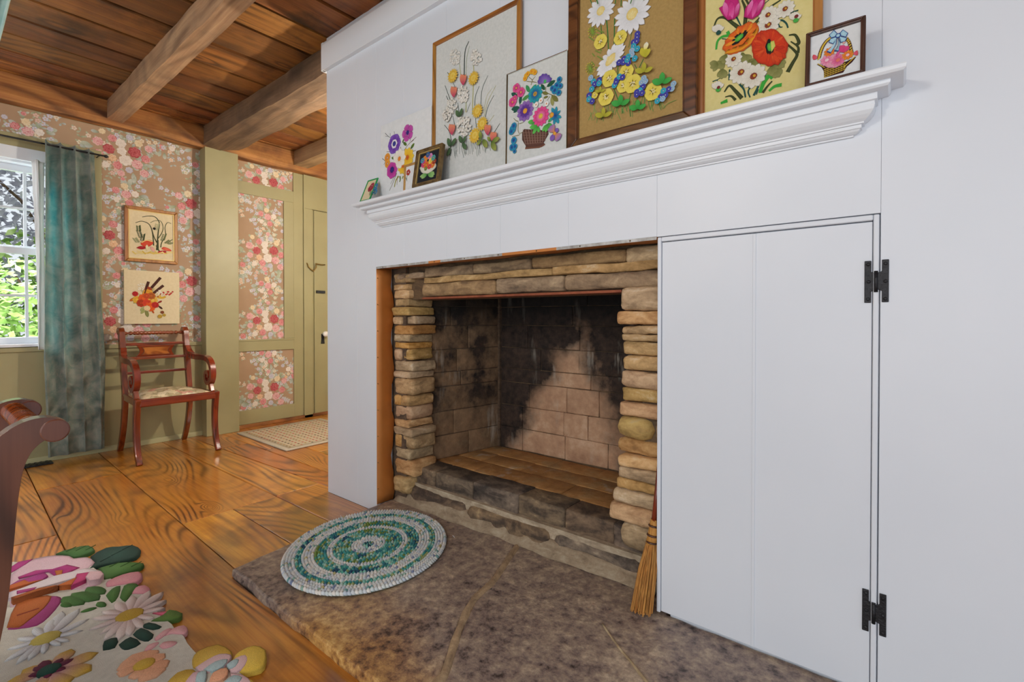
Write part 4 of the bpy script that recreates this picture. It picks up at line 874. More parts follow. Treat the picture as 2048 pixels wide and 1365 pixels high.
# --- poppies and tulips on cream in oak
p = Pic('embroidered_picture', 'large oak-framed embroidery of red and orange poppies with magenta tulips on cream cloth', GM, 1.458, .010)
p.f = .016; e0 = p.uv(1393, 200)[0]; e1 = p.uv(1645.5, 20)[0]
p.u0, p.u1, p.v0, p.v1 = e0, e1, 0, .70; p.t = thing(p.name, p.label, 'picture', p.P((e0+e1)/2, 0, 0), group=GM)
p.frame(.019, .016, 'oak', 'oak_x', .002, (.003, 'oak')); p.canvas('cream', .018, .002, .009)
a = p.art((1390, 0), 5.535)
OL, OD = '5c6228', '3a4420'
for pts, w in (([(205, 310), (250, 210), (330, 195), (420, 260), (500, 320)], 55), ([(520, 0), (560, 110), (555, 270)], 60), ([(950, 0), (820, 90), (720, 200), (640, 290)], 55), ([(1040, 390), (1110, 390), (1150, 470), (1120, 500)], 55), ([(1020, 490), (1100, 560), (1130, 610), (1080, 700), (1025, 800)], 60), ([(1060, 460), (1140, 520), (1140, 590)], 40), ([(325, 1020), (380, 950), (440, 1000), (520, 1090)], 55), ([(335, 1075), (400, 1065), (450, 1110)], 40)):
    a.stroke(pts, w*.3, OD, w*.75); a.stroke(pts, w*.1, OL, w*.35)
DG = '1c5048'
for pts, w in (([(460, 190), (510, 290)], 18), ([(600, 230), (570, 270)], 12), ([(820, 0), (760, 50)], 10), ([(1145, 115), (1080, 135), (1035, 165)], 16), ([(945, 185), (890, 230)], 16), ([(910, 250), (960, 225), (1010, 260), (1030, 310)], 22), ([(915, 255), (940, 300), (970, 300)], 16), ([(385, 770), (375, 890)], 18), ([(330, 835), (390, 830)], 10), ([(195, 905), (245, 890), (240, 940)], 12), ([(245, 885), (275, 870)], 10), ([(490, 930), (540, 990), (560, 1080)], 22), ([(540, 880), (530, 960)], 14), ([(640, 940), (590, 1010), (610, 1080)], 20), ([(650, 1060), (700, 960), (710, 910)], 26), ([(590, 930), (600, 1000)], 10), ([(740, 930), (800, 800)], 9), ([(700, 380), (680, 430), (640, 470)], 14), ([(745, 380), (690, 440)], 10), ([(300, 430), (385, 440)], 10), ([(700, 990), (680, 1050)], 16)): a.stroke(pts, w, DG, w*.7)
for pts, w in (([(235, 550), (250, 460), (300, 410), (370, 390), (360, 350)], 34), ([(720, 1030), (760, 920), (830, 830), (870, 860)], 60), ([(820, 1010), (880, 960), (960, 940)], 40), ([(285, 1145), (360, 1115)], 40)): a.stroke(pts, w*.6, '3cae3c', w)
a.stroke([(750, 1030), (800, 960), (855, 900)], 30, OD, 14)
for cx, cy, an in ((290, 700, 2.2), (330, 640, 1.9), (230, 720, 2.7), (300, 800, 1.6), (560, 640, 1.0), (620, 690, .7), (520, 620, 1.9), (880, 740, .6), (900, 790, 1.0), (850, 770, 1.5), (940, 690, .1), (660, 700, .5)):
    for q in (-.7, 0, .7): a.petal(cx-40*math.cos(an), cy-40*math.sin(an), cx+70*math.cos(an+q), cy+80*math.sin(an+q), .55, '6c7034', '9a9a5c', .7)
def wdaisy(x, y, r, cc='d8a832', rim='8a3c22', n=11, off=0, sq=1):
    a.flower(x, y, r, n, 'dcd6c4', 'f0ecdf', None, W=1.05, tip=.6, sq=sq); a.disc(x, y+r*off, r*.32, rim, rim); a.disc(x+r*.03, y-r*.02, r*.2, cc, cc)
for x, y, r in ((510, 805, 118), (650, 848, 125), (810, 282, 115), (810, 172, 92), (1000, 105, 92), (430, 660, 85)): wdaisy(x, y, r)
for x, y, c in ((265, 335, '1c5048'), (262, 965, '4cb44a'), (1120, 200, '4cb44a')):
    for q in range(6): a.petal(x, y+30, x-70+q*26, y-70+abs(q-2.5)*14, .5, 'dcd6c4', 'f0ecdf')
    a.disc(x, y+30, 28, c, c); 
a.disc(1125, 190, 24, '7a2a2a'); a.disc(265, 975, 20, '7a2a2a')
# poppies
def blob(x, y, rx, ry, rot, n, ce, cc, seed, wob=.1):
    rr = random.Random(seed); P = []
    for i in range(n):
        t = 2*PI*i/n; q = 1+wob*rr.uniform(-1, 1); dx, dy = rx*q*math.cos(t), ry*q*math.sin(t); P.append((x+dx*math.cos(rot)-dy*math.sin(rot), y+dx*math.sin(rot)+dy*math.cos(rot)))
    a.poly(P, ce, cc)
def poppy(x, y, rx, ry, rot, cols, seed, crx, cry, cx, cy):
    rr = random.Random(seed); blob(x, y, rx, ry, rot, 34, cols[0], cols[1], seed, .07)
    for i in range(34):
        t = rr.random()*6.28; q0 = .25+.2*rr.random(); q1 = .8+.2*rr.random()
        f = lambda q: (x+rx*q*math.cos(t)*math.cos(rot)-ry*q*math.sin(t)*math.sin(rot), y+rx*q*math.cos(t)*math.sin(rot)+ry*q*math.sin(t)*math.cos(rot))
        a.petal(*f(q0), *f(q1), .3, cols[rr.randrange(len(cols))], cols[rr.randrange(len(cols))], .8)
    blob(cx, cy, crx*1.25, cry*1.2, rot, 16, '16100c', '16100c', seed+1, .16); blob(cx, cy, crx*.8, cry*.8, rot, 14, '3ca43c', '7ccc50', seed+2, .08)
poppy(510, 435, 235, 120, -.72, ('e8661a', 'ee7c1e', 'f49a26', 'e2521a'), 5, 90, 34, 492, 428)
a.poly([(330, 605), (360, 560), (520, 520), (640, 440), (705, 300), (690, 400), (640, 480), (520, 565), (400, 600)], 'f4a020', 'f08a1e')
poppy(828, 535, 205, 205, 0, ('d83a12', 'e24a18', 'c82e10', 'ea5c24'), 9, 40, 66, 832, 530); a.poly([(840, 470), (880, 460), (895, 520), (850, 590), (845, 540)], 'd0d060', 'e0dc70')
# tulips
for P, hi in (([(270, 100), (320, 70), (350, -40), (400, -10), (480, -20), (505, 80), (490, 170), (440, 220), (370, 235), (315, 180)], ((360, 210, 330, 30), (420, 220, 400, 20), (450, 200, 490, 40), (380, 200, 430, 40))), ([(600, 40), (640, -60), (700, -40), (780, -20), (775, 60), (720, 170), (640, 225), (545, 200), (560, 110)], ((580, 200, 640, 0), (640, 210, 690, 10), (680, 170, 760, 0)))):
    a.poly(P, 'c81e78', 'd82a88')
    for i, h in enumerate(hi): a.petal(*h, .3, ('e03a94', 'f06cb4', 'b81468', 'ee58a8')[i % 4], ('f284c4', 'd02080')[i % 2], .8)
for x, y in ((450, -260), (800, -300)): a.poly([(x-80, y-60), (x, y-110), (x+80, y-50), (x+60, y+60), (x-50, y+70)], 'c81e78', 'e84a9c'); a.stroke([(x, y+60), (600, 60)], 20, OD)
a.build('embroidery', M['stitch'], p.t)
# --- basket with bow
p = Pic('embroidered_picture', 'small dark-framed embroidery of a yellow basket with a blue bow', GM, 1.404, .13).rect((1612, 63), (1732, 33), .014)
p.frame(.010, .014, 'darkframe', 'darkframe', .0015, None, (.003, .003)); p.canvas('linen_w', .009, .002, .007)
a = p.art((1390, 0), 5.535, .001)
a.poly([(1345, 715), (1420, 735), (1500, 755), (1600, 735), (1700, 670), (1790, 625), (1740, 690), (1680, 740), (1640, 805), (1430, 862), (1425, 790), (1400, 745)], '4a2014', '4a2014')
for j in range(5):
    for i in range(8):
        x = 1432+i*30-(0 if j else 0); y = 770+j*20-i*11.5+ (j*.5)
        a.disc(x+9, y, 14, 'd8b432', 'e6c848', .38, .35, 8)
for i in range(7): a.disc(1660+i*17, 735-i*16, 13, 'd8b432', 'e6c848', .42, .7, 8); 
for i in range(5): a.disc(1365+i*16, 712+i*9, 11, 'd8b432', 'e6c848', .42, -.5, 8)
for path in ([(1372, 650), (1390, 580), (1420, 510), (1460, 455), (1500, 425)], [(1680, 430), (1710, 480), (1730, 560), (1745, 610)]):
    a.stroke(path, 34 if path[0][0] < 1500 else 28, '4a2014'); Q = smooth_path([(q[0], q[1], 0) for q in path], 3)
    for q in Q[::1]: a.disc(q.x, q.y, 19 if path[0][0] < 1500 else 15, 'd8b432', 'e8cc54', .5, .9, 8)
a.poly([(1395, 690), (1420, 640), (1480, 610), (1560, 600), (1640, 600), (1660, 650), (1640, 710), (1560, 755), (1470, 755), (1410, 720)], 'eaa0b8', 'eeb0c0')
for x, y, r, c0, c1, cc in ((1460, 670, 58, 'e86a9c', 'f4a8c4', 'f8d0dc'), (1585, 670, 62, 'd84a88', 'f088b0', 'ec7a6a'), (1690, 615, 50, 'e8762a', 'f0902e', 'f6c8d8'), (1490, 580, 48, 'e8762a', 'ee8a2a', 'eeb088')): a.flower(x, y, r, 9, c0, c1, cc, .34, .85)
a.petal(1650, 590, 1610, 510, .7, 'd83a78', 'e04c88'); a.petal(1650, 590, 1695, 510, .7, 'd83a78', 'e04c88'); a.petal(1560, 640, 1600, 565, .4, 'd84a88', 'e868a0'); a.petal(1640, 500, 1660, 455, .6, 'eaa8a0', 'f4c4b8')
for x, y, s_ in ((1340, 640, -1), (1770, 590, 1)):
    for q in (-.6, -.2, .2, .6): a.petal(x-20*s_, y+10, x+s_*42*math.cos(q), y+45*math.sin(q), .35, 'e06a8a', 'e8505a')
BO = '2c4a9a'
for P in ([(1590, 400), (1540, 345), (1490, 395), (1510, 425)], [(1590, 395), (1640, 340), (1690, 375), (1670, 415)], [(1585, 410), (1500, 440), (1485, 475), (1530, 490)], [(1600, 410), (1680, 430), (1660, 465), (1615, 475)], [(1570, 420), (1530, 510), (1465, 575), (1505, 590), (1560, 500)], [(1585, 430), (1590, 500), (1545, 565), (1590, 570), (1605, 480)]):
    cx = sum(q[0] for q in P)/len(P); cy = sum(q[1] for q in P)/len(P)
    a.poly([(cx+(x-cx)*1.16, cy+(y-cy)*1.16) for x, y in P], BO, BO); a.poly(P, 'a4d4e8', 'bfe2f0')
a.disc(1585, 402, 26, BO); a.disc(1585, 402, 19, 'a4d4e8', 'bfe2f0')
a.build('embroidery', M['stitch'], p.t)
# --- white canvas with anemones
p = Pic('embroidered_picture', 'unframed white canvas embroidered with purple anemones and yellow flowers', GM, 1.462, .02).rect((762, 250), (863.5, 214), .012)
p.canvas('linen_w', 0, 0, .012)
a = p.art((720, 200), 6.822, .001)
for pts, w, c in (([(500, 1000), (460, 1110), (402, 1240)], 14, '8a8478'), ([(470, 1040), (418, 1150)], 10, '8a8478'), ([(530, 1040), (490, 1100), (470, 1190)], 26, '9a9a34'), ([(510, 1040), (505, 1160)], 12, '7a7a50'), ([(545, 1040), (550, 1090), (540, 1120)], 26, '5a7a24'), ([(590, 1040), (575, 1080)], 24, '8a9a34'), ([(345, 455), (390, 500), (425, 520)], 8, '3a3e48'), ([(350, 495), (385, 500)], 6, '3a3e48'), ([(412, 455), (415, 500)], 7, '3a3e48'), ([(468, 430), (472, 480)], 8, '3a3e48'), ([(305, 800), (345, 840), (325, 885)], 8, '4a4a44'), ([(365, 710), (410, 705)], 7, '4a4a44'), ([(600, 695), (660, 610), (770, 505)], 9, '6a3a2c'), ([(690, 540), (680, 570)], 8, '6a3a2c'), ([(735, 545), (700, 575)], 7, '6a3a2c'), ([(725, 700), (765, 690)], 7, '5a4a34'), ([(560, 640), (545, 680)], 9, '6a4a3a')): a.stroke(pts, w, c, w*.6)
for x0, y0, x1, y1 in ((690, 670, 745, 590), (590, 580, 640, 620), (580, 590, 600, 530), (480, 800, 430, 790), (480, 780, 490, 750)): a.leaf(x0, y0, x1, y1, .45, '3a5a20', '6a8a30')
a.flower(470, 602, 128, 6, '6a3ab0', '8a5cc8', None, W=1.1, tip=.5); a.flower(470, 602, 110, 6, '5c2a9c', '7a44b8', None, W=.8, tip=.5, rot=.5); a.disc(470, 602, 68, 'eeeaf2'); a.disc(470, 600, 42, '2c2a78', '3a48b0')
a.flower(652, 450, 112, 5, 'b02a98', 'd05cb8', None, W=.9, tip=.6, rot=.6); a.disc(652, 446, 34, '3a2a8a', '2a2070')
a.flower(375, 790, 58, 5, 'ea8a24', 'f0a83c', None, W=1.1); a.flower(378, 872, 54, 5, 'ea8a24', 'f4b040', None, W=1.1)
a.flower(590, 905, 105, 9, 'f0b81e', 'f6d040', 'd8661e', .26, 1.0); a.flower(650, 788, 128, 10, 'f2b81c', 'f8d440', 'e07a1e', .3, 1.0, cc2='c8501a')
a.flower(540, 805, 130, 9, 'f0e8d4', 'fbf8ee', 'ee8a2c', .26, 1.05)
a.flower(440, 962, 108, 7, 'a01e88', 'd44ab0', None, W=1.1, tip=.55); a.disc(442, 955, 46, '2a1a70', '3a2a8a')
a.build('embroidery', M['stitch'], p.t)
# --- little green framed card, narrow gold one, bronze pansies
p = Pic('embroidered_picture', 'tiny green-framed picture of red and blue flowers at the mantel end', GM, 1.396, .42).rect((735.5, 361.5), (756, 355), .006)
p.frame(.0075, .006, 'green_frame', 'green_frame', .0008); p.canvas('ivory', .007, .001, .004)
a = p.art((720, 200), 6.822, .0008)
for x, y, r, c in ((150, 1200, 40, ('8a1c30', 'b03048')), (165, 1170, 30, ('9a2438', 'b83c50')), (200, 1230, 34, ('24609a', '3c88b8')), (215, 1180, 30, ('2c6ca4', '4a94c0')), (185, 1250, 28, ('1c5088', '3078ac')), (215, 1260, 24, ('2c6ca4', '4a94c0'))): a.flower(x, y, r, 6, c[0], c[1], 'd8d0b0', .2, 1.1)
for i in range(6): a.stroke([(140+i*14, 1240), (130+i*16, 1305)], 7, '4a6a4a')
a.build('embroidery', M['stitch'], p.t)
p = Pic('embroidered_picture', 'narrow gold-framed picture of a red bloom behind the bronze-framed pansies', GM, 1.424, .05).rect((808, 331), (838, 321), .010)
p.frame(.010, .010, 'gold', 'gold', .001); p.canvas('linen_w', .009, .001, .005)
a = p.art((720, 200), 6.822, .0008); a.flower(660, 990, 40, 5, 'a8241c', 'c83c2c', None, W=.9); a.stroke([(655, 1010), (640, 1060), (640, 1110)], 8, '4a6a34'); a.stroke([(625, 1060), (640, 1100)], 7, '4a6a34')
a.build('embroidery', M['stitch'], p.t)
p = Pic('embroidered_picture', 'small bronze-framed embroidery of pansies in a white bowl', GM, 1.401, .16).rect((833, 298.5), (884, 288.5), .020)
p.frame(.014, .020, 'bronze', 'bronze', .002, (.003, 'goldlip'), (.004, .003)); p.canvas('black_cloth', .015, .003, .008)
a = p.art((720, 200), 6.822, .0012)
a.poly([(815, 930), (850, 900), (900, 940), (1000, 870), (1035, 870), (1035, 920), (960, 990), (900, 1010), (840, 990)], 'e0dccc', 'f0ece0', fine=3)
for x, y, r, c in ((890, 810, 46, ('e8762a', 'f09a3c')), (960, 770, 40, ('c86ab0', 'e09acc')), (975, 835, 52, ('e8c83c', 'f4e06a')), (870, 880, 42, ('c8246a', 'e0508c')), (905, 890, 46, ('d85a1e', 'ea7c2c')), (990, 885, 42, ('e0641e', 'f08a3c')), (950, 910, 34, ('c82a3c', 'e0545c')), (1015, 840, 34, ('8a2a1c', 'b0402a')), (855, 830, 34, ('3a78a0', '58a0c0')), (930, 750, 34, ('2a4a8a', '3c6ca8')), (1005, 790, 36, ('3a8a8a', '5cb0a8')), (900, 940, 26, ('6a7a34', '8a9a48'))): a.flower(x, y, r, 5, c[0], c[1], 'e8d070', .2, 1.15)
for x0, y0, x1, y1 in ((920, 1020, 820, 1050), (920, 1020, 840, 1075), (930, 1020, 1020, 990), (930, 1020, 1010, 1045), (925, 1020, 1025, 1015)): a.leaf(x0, y0, x1, y1, .4, '4a9a44', 'a4cc80', '3a7a3a')
a.build('embroidery', M['stitch'], p.t)
# --- two pictures on the papered wall
GW = 'pictures hanging on the rose wallpaper'
p = Pic('embroidered_picture', 'wood-framed embroidery of red mushrooms and curling ferns hung on the wallpaper', GW, z0=1.43, wallx=LW+.004).rect((249, 410.5), (355.5, 424.5), .022)
p.frame(.024, .022, 'oak', 'oak', .005, (.006, 'goldlip')); p.canvas('ivory', .023, .004, .010)
a = p.art((230, 400), 5.253, .001)
for pts, w, c in (([(285, 180), (350, 170), (420, 180), (465, 240), (455, 330), (445, 440)], 12, '3c4024'), ([(215, 240), (280, 225), (350, 250), (385, 310), (400, 400), (405, 480)], 12, '3c4024'), ([(370, 240), (420, 220), (480, 225), (505, 290), (490, 350), (450, 410)], 9, '565a34'), ([(590, 250), (550, 240), (525, 290), (530, 370), (490, 450), (480, 500)], 10, '4a5030'), ([(390, 320), (410, 390), (440, 450)], 12, '3c4024'), ([(450, 420), (445, 530)], 26, '3a4026'), ([(430, 480), (465, 540)], 14, '4a5030')): a.stroke(pts, w*.5, c, w)
for cx, cy, dx, dy, c in ((250, 330, -5, -50, '56603c'), (270, 400, -25, -70, '3a4428'), (285, 430, 10, -60, '4a5234'), (235, 450, -30, -40, 'a0a078'), (500, 430, 20, -60, '6a7048'), (540, 460, 40, -30, '7a7c54'), (430, 320, 15, -60, 'b8b890'), (575, 470, 30, -15, '8a8a64')):
    for q in range(7): t = q/6; a.petal(cx+dx*t, cy+dy*t, cx+dx*t+26, cy+dy*t-14, .35, c, c); a.petal(cx+dx*t, cy+dy*t, cx+dx*t-26, cy+dy*t-10, .35, c, c)
a.disc(412, 303, 13, '16140e'); 
a.poly([(270, 470), (275, 440), (330, 420), (390, 430), (398, 460), (360, 490), (310, 495)], 'd8442c', 'e05a3c', fine=3); a.poly([(220, 505), (270, 485), (330, 505), (280, 522)], 'a81420', 'b8202a', fine=3); a.poly([(440, 565), (460, 540), (520, 535), (540, 550), (500, 565)], 'b01824', 'c02830', fine=3); a.poly([(485, 515), (510, 495), (570, 515), (592, 540), (530, 535)], 'e0543c', 'ee8060', fine=3)
a.petal(335, 540, 335, 470, .35, 'e8dca8', 'f0e6bc'); a.petal(430, 560, 370, 490, .4, 'f0c0b0', 'e8a8a0'); a.stroke([(275, 450), (330, 425), (395, 440)], 10, 'ecd48c')
for i in range(16): x = 180+i*26; a.stroke([(x, 545+R_.uniform(-10, 25)), (x+R_.uniform(30, 60), 550+R_.uniform(-10, 28))], 12, R_.choice(('e8cc6a', 'f0dc94', 'e0c058')))
a.build('embroidery', M['stitch'], p.t)
p = Pic('embroidered_picture', 'unframed ivory canvas of an autumn bouquet with cattails above the armchair', GW, z0=.949, wallx=LW+.004).rect((248, 540), (358.5, 545.5), .022)
p.canvas('ivory', 0, 0, .022)
a = p.art((230, 400), 5.253, .002)
for i in range(26):
    t = R_.random()*6.28; a.stroke([(350, 1030), (350+150*math.cos(t), 1030+110*math.sin(t))], 5, R_.choice(('c8b878', 'a8a868', 'd8c890')))
for x0, y0, x1, y1 in ((380, 928, 478, 818), (400, 985, 508, 900), (310, 985, 352, 860)): a.stroke([(x0, y0), (x1, y1)], 26, '4a2016', 26, dome=.004)
for x0, y0, x1, y1, c in ((240, 1020, 150, 1065, 'c86a1c'), (240, 1060, 190, 1090, 'b8b060'), (330, 1130, 270, 1200, 'a8ac6a'), (320, 1140, 345, 1235, '8a8c50'), (300, 1120, 265, 1170, 'b0b474'), (380, 1150, 410, 1195, 'c85a18'), (450, 1110, 500, 1150, '4a2416'), (430, 1030, 540, 1020, 'e0b43c'), (420, 1040, 490, 1000, 'e8c45c'), (260, 1010, 205, 1060, 'd8a838'), (350, 960, 330, 930, '8a2c14'), (380, 990, 430, 1030, '8a3c18'), (440, 1090, 495, 1060, '9a2c1c')): a.petal(x0, y0, x1, y1, .35, c, c)
for i in range(16): t = i/15; x, y = 450+150*t+R_.uniform(-10, 10), 1000-20*t+R_.uniform(-22, 22); a.disc(x, y, 9, 'b82a24', 'd04038', n=6)
for i in range(18): a.disc(240+R_.uniform(0, 65), 900+R_.uniform(-25, 45), 8, 'f4ecd8', 'fbf6ea', n=6); a.disc(440+R_.uniform(0, 70), 960+R_.uniform(-10, 60), 8, 'f4ecd8', 'fbf6ea', n=6)
for x, y, r, c in ((212, 988, 26, ('a8181c', 'c8282a')), (230, 1050, 38, ('d89a24', 'ecc04a')), (350, 945, 32, ('8a3018', 'a84020')), (345, 985, 46, ('d88a20', 'eeb03a')), (300, 1035, 46, ('d8481a', 'ee6a24')), (275, 1085, 40, ('9a2c14', 'c04018')), (395, 1055, 42, ('dca030', 'f0c458')), (335, 1085, 40, ('c82c1c', 'e04a28')), (370, 1125, 46, ('e04c14', 'f06c20')), (420, 1105, 32, ('a81818', 'c82c24')), (380, 1010, 36, ('9a4418', 'c06824')), (330, 1010, 30, ('b03818', 'd85a28')), (335, 1140, 28, ('e8c890', 'f0dcb0')), (470, 1225, 20, ('b08a24', 'c8a43c')), (515, 1212, 15, ('a88a2c', 'c0a040')), (495, 1182, 16, ('7a3c1c', '94502a'))): a.flower(x, y, r, 8, c[0], c[1], c[1], .4, 1.1)
a.build('embroidery', M['stitch'], p.t)

# ================================================================== armchair by the papered wall
def armchair(name, label, loc, rot):
    t = thing(name, label, 'chair', loc, rot)
    mw, mr = M['mahog'], M['mahog_y']
    for s in (-1, 1):
        # back post: scrolled top, sweeping down to the seat
        path = smooth_path([(-.268, .885), (-.245, .905), (-.222, .885), (-.212, .82), (-.195, .735), (-.178, .64), (-.165, .55), (-.150, .47), (-.140, .40)], 5)
        y = s*.207; MB().ribbon([(q[0], q[1]) for q in [Vector((a[0], a[1], 0)) if False else a for a in path]], lambda u: .034+.012*math.sin(PI*min(1, u*1.2)), y-.017, y+.017).build('back_post', mw, t, local=True, bevel=.006)
        # rear leg, raked back
        path = smooth_path([(-.135, .43), (-.145, .33), (-.175, .2), (-.225, .08), (-.272, .001)], 5); y = s*.209
        MB().ribbon(path, lambda u: .048-.018*u, y-.017, y+.017).build('leg', mw, t, local=True, bevel=.005)
        # front sabre leg
        path = smooth_path([(.262, .445), (.250, .38), (.236, .27), (.240, .16), (.262, .07), (.300, .001)], 5); y = s*.243
        MB().ribbon(path, lambda u: .052-.022*u, y-.018, y+.018).build('leg', mw, t, local=True, bevel=.006)
        # seat side rail
        MB().hexa([(-.15, s*.207-.014, .395), (.262, s*.241-.014, .395), (.262, s*.241+.014, .395), (-.15, s*.207+.014, .395), (-.15, s*.207-.014, .445), (.262, s*.241-.014, .445), (.262, s*.241+.014, .445), (-.15, s*.207+.014, .445)]).build('side_rail', mw, t, local=True, bevel=.005)
        # arm with scroll
        path = smooth_path([(-.188, .765), (-.160, .722), (-.11, .697), (-.03, .690), (.06, .690), (.14, .682), (.195, .652), (.222, .605), (.222, .550), (.195, .508), (.150, .498), (.118, .525), (.122, .568), (.150, .582), (.172, .562), (.165, .540)], 6)
        y = s*.235
        mb = MB(); L = len(path); rs = []
        for i, q in enumerate(path):
            tt = (path[min(i+1, L-1)]-path[max(i-1, 0)]).normalized(); nn = Vector((-tt.y, tt.x)); h = (.044-.018*(i/L))/2; yy = y - s*.028*max(0, 1-i/(L*.35))
            a_, b_ = Vector((q.x, q.y))+nn*h, Vector((q.x, q.y))-nn*h
            rs.append([(a_.x, yy-.018, a_.y), (a_.x, yy+.018, a_.y), (b_.x, yy+.018, b_.y), (b_.x, yy-.018, b_.y)])
        mb.rings(rs, sm=False).build('arm', mw, t, local=True, bevel=.005)
        MB().ribbon(smooth_path([(.186, .497), (.196, .47), (.215, .43)], 4), .032, y-.015, y+.015).build('arm_support', mw, t, local=True, bevel=.004)
    MB().box(.247, .283, -.236, .236, .388, .442).build('front_rail', mr, t, local=True, bevel=.010, bseg=3)
    MB().box(-.160, -.130, -.2, .2, .395, .445).build('back_rail', mr, t, local=True, bevel=.004)
    # turned top rail with rope-carved centre
    pr = []
    for i in range(89):
        y = -.20+.4*i/88; b = abs(y)
        r = .0135 if b < .13 else (.0075+.0075*math.sin(PI*(b-.13)/.034)**2 if b < .164 else .0085+.0055*math.sin(PI*(b-.164)/.036)**2)
        pr.append((y, r))
    MB().lathe(pr, (-.238, 0, .880), (0, 1, 0), 14, lambda tt, an: 1+(.13*math.sin(2*an+tt*260) if abs(tt) < .13 else 0)).build('crest_rail', mr, t, local=True)
    for z, x, r in ((.796, -.208, .011), (.692, -.186, .011), (.585, -.171, .010)):
        MB().box(x-.009, x+.009, -.2, .2, z-r, z+r).build('cross_rail', mr, t, local=True, bevel=.004)
    pl = [(-.125, .702)]+[(-.125+.022*math.sin(PI*k/6), .702+.084*k/6) for k in range(1, 6)]+[(-.125, .786), (.125, .786)]+[(.125-.022*math.sin(PI*k/6), .786-.084*k/6) for k in range(1, 6)]+[(.125, .702)]
    MB().prism(pl, lambda q: (-.206+(.744-q[1])*.2*-1, q[0], q[1]), lambda q: (-.190+(.744-q[1])*.2*-1, q[0], q[1])).build('tablet', mr, t, local=True, bevel=.002)
    def ins(k): return [(q[0]*k, .744+(q[1]-.744)*(k-.06)) for q in pl]
    MB().prism(ins(.76), lambda q: (-.191+(.744-q[1])*-.2, q[0], q[1]), lambda q: (-.1888+(.744-q[1])*-.2, q[0], q[1])).build('inlay_line', M['darkframe'], t, local=True)
    MB().prism(ins(.72), lambda q: (-.1889+(.744-q[1])*-.2, q[0], q[1]), lambda q: (-.1879+(.744-q[1])*-.2, q[0], q[1])).build('inlay_panel', M['burl'], t, local=True)
    # upholstered seat printed with flowers
    n_ = NT('floral_upholstery'); tc = n_.pos(); v1 = n_.add('TexVoronoi', {'Vector': tc, 'Scale': 24.0}); f_ = n_.noise(tc, 30.0, 4, .6, 1.0)
    c_ = n_.ramp(n_.sep(v1.outputs['Color'])[0], [(.0, '8a7a58'), (.25, 'e2d6b4'), (.5, 'ece2cc'), (.66, 'c86a6a'), (.78, 'e8d8b4'), (.9, '9a8c62')], 'CONSTANT')
    c_ = n_.mix(.45, c_, n_.ramp(f_, [(.3, '7a6a48'), (.5, 'e0cfa8'), (.62, 'e8dcc0'), (.75, 'd08a80')]))
    M['seatcloth'] = n_.fin(c_, .85, n_.bump(f_, .2, .004))
    mb = MB(); N = 14; ids = []
    for i in range(N+1):
        row = []
        for j in range(N+1):
            u, v = i/N, j/N; x = -.145+.395*u; y = (-1+2*v)*(.190+.034*u); b = (max(0, math.sin(PI*u))**.45)*(max(0, math.sin(PI*v))**.4)
            row.append(mb.vert((x, y, .437+.042*b)))
        ids.append(row)
    for i in range(N):
        for j in range(N): mb.face((ids[i][j], ids[i+1][j], ids[i+1][j+1], ids[i][j+1]), True)
    rim = [ids[0][j] for j in range(N+1)] + [ids[i][N] for i in range(1, N+1)] + [ids[N][j] for j in range(N-1, -1, -1)] + [ids[i][0] for i in range(N-1, 0, -1)]
    low = [mb.vert((mb.v[k][0], mb.v[k][1], .415)) for k in rim]
    for k in range(len(rim)): mb.face((rim[k], rim[(k+1) % len(rim)], low[(k+1) % len(rim)], low[k]), True)
    mb.face(low)
    mb.build('seat', M['seatcloth'], t, local=True, label='floral upholstered seat')
    return t
armchair('armchair', 'mahogany scroll-arm chair with floral seat standing against the papered wall', (-4.272, 1.186, 0), .03)

# ================================================================== chair in the foreground, seen from behind
fc = thing('dining_chair', 'dark wood dining chair with reeded crest rail standing on the floral rug', 'chair', (-1.60, -.10, .0165))
def Lc(x, y, z): return (x, y, z)
stile = smooth_path([(.196, .757), (.176, .765), (.150, .757), (.126, .733), (.110, .690), (.102, .62), (.098, .53), (.094, .43), (.085, .34), (.066, .22), (.062, .11), (.085, .0175)], 5)
for x0, x1 in ((-1.44, -1.40), (-1.80, -1.76)):
    L = len(stile); rs = []
    for i, q in enumerate(stile):
        tt = (stile[min(i+1, L-1)]-stile[max(i-1, 0)]).normalized(); nn = Vector((-tt.y, tt.x)); u = i/(L-1)
        h = (.040+.024*math.sin(PI*min(1, max(0, (u-.02)/.7)))-.012*max(0, u-.75)*2)/2
        a_, b_ = Vector((q.x, q.y))+nn*h, Vector((q.x, q.y))-nn*h
        rs.append([(x0, a_.x, a_.y), (x1, a_.x, a_.y), (x1, b_.x, b_.y), (x0, b_.x, b_.y)])
    MB().rings(rs, sm=False).build('back_post', M['walnut_old'], fc, bevel=.006, bseg=3)
    MB().tube([(x0-.002, .190, .7585), (x1+.002, .190, .7585)], .0245, 24).build('scroll_end', M['walnut_old'], fc, bevel=.003)
    MB().box(x0, x1, -.36, .09, .40, .45).build('side_rail', M['walnut_old'], fc, bevel=.004)
    MB().ribbon(smooth_path([(.36, .44), (.345, .3), (.35, .15), (.385, .012)], 5), lambda u: .05-.02*u, 0, .036)
    pa = smooth_path([(-.35, .44), (-.34, .3), (-.345, .15), (-.375, .0175)], 5); rs = []
    for i, q in enumerate(pa):
        tt = (pa[min(i+1, len(pa)-1)]-pa[max(i-1, 0)]).normalized(); nn = Vector((-tt.y, tt.x)); h = (.048-.018*i/len(pa))/2
        a_, b_ = Vector((q.x, q.y))+nn*h, Vector((q.x, q.y))-nn*h; rs.append([(x0, a_.x, a_.y), (x1, a_.x, a_.y), (x1, b_.x, b_.y), (x0, b_.x, b_.y)])
    MB().rings(rs, sm=False).build('leg', M['walnut_old'], fc, bevel=.004)
pr = []
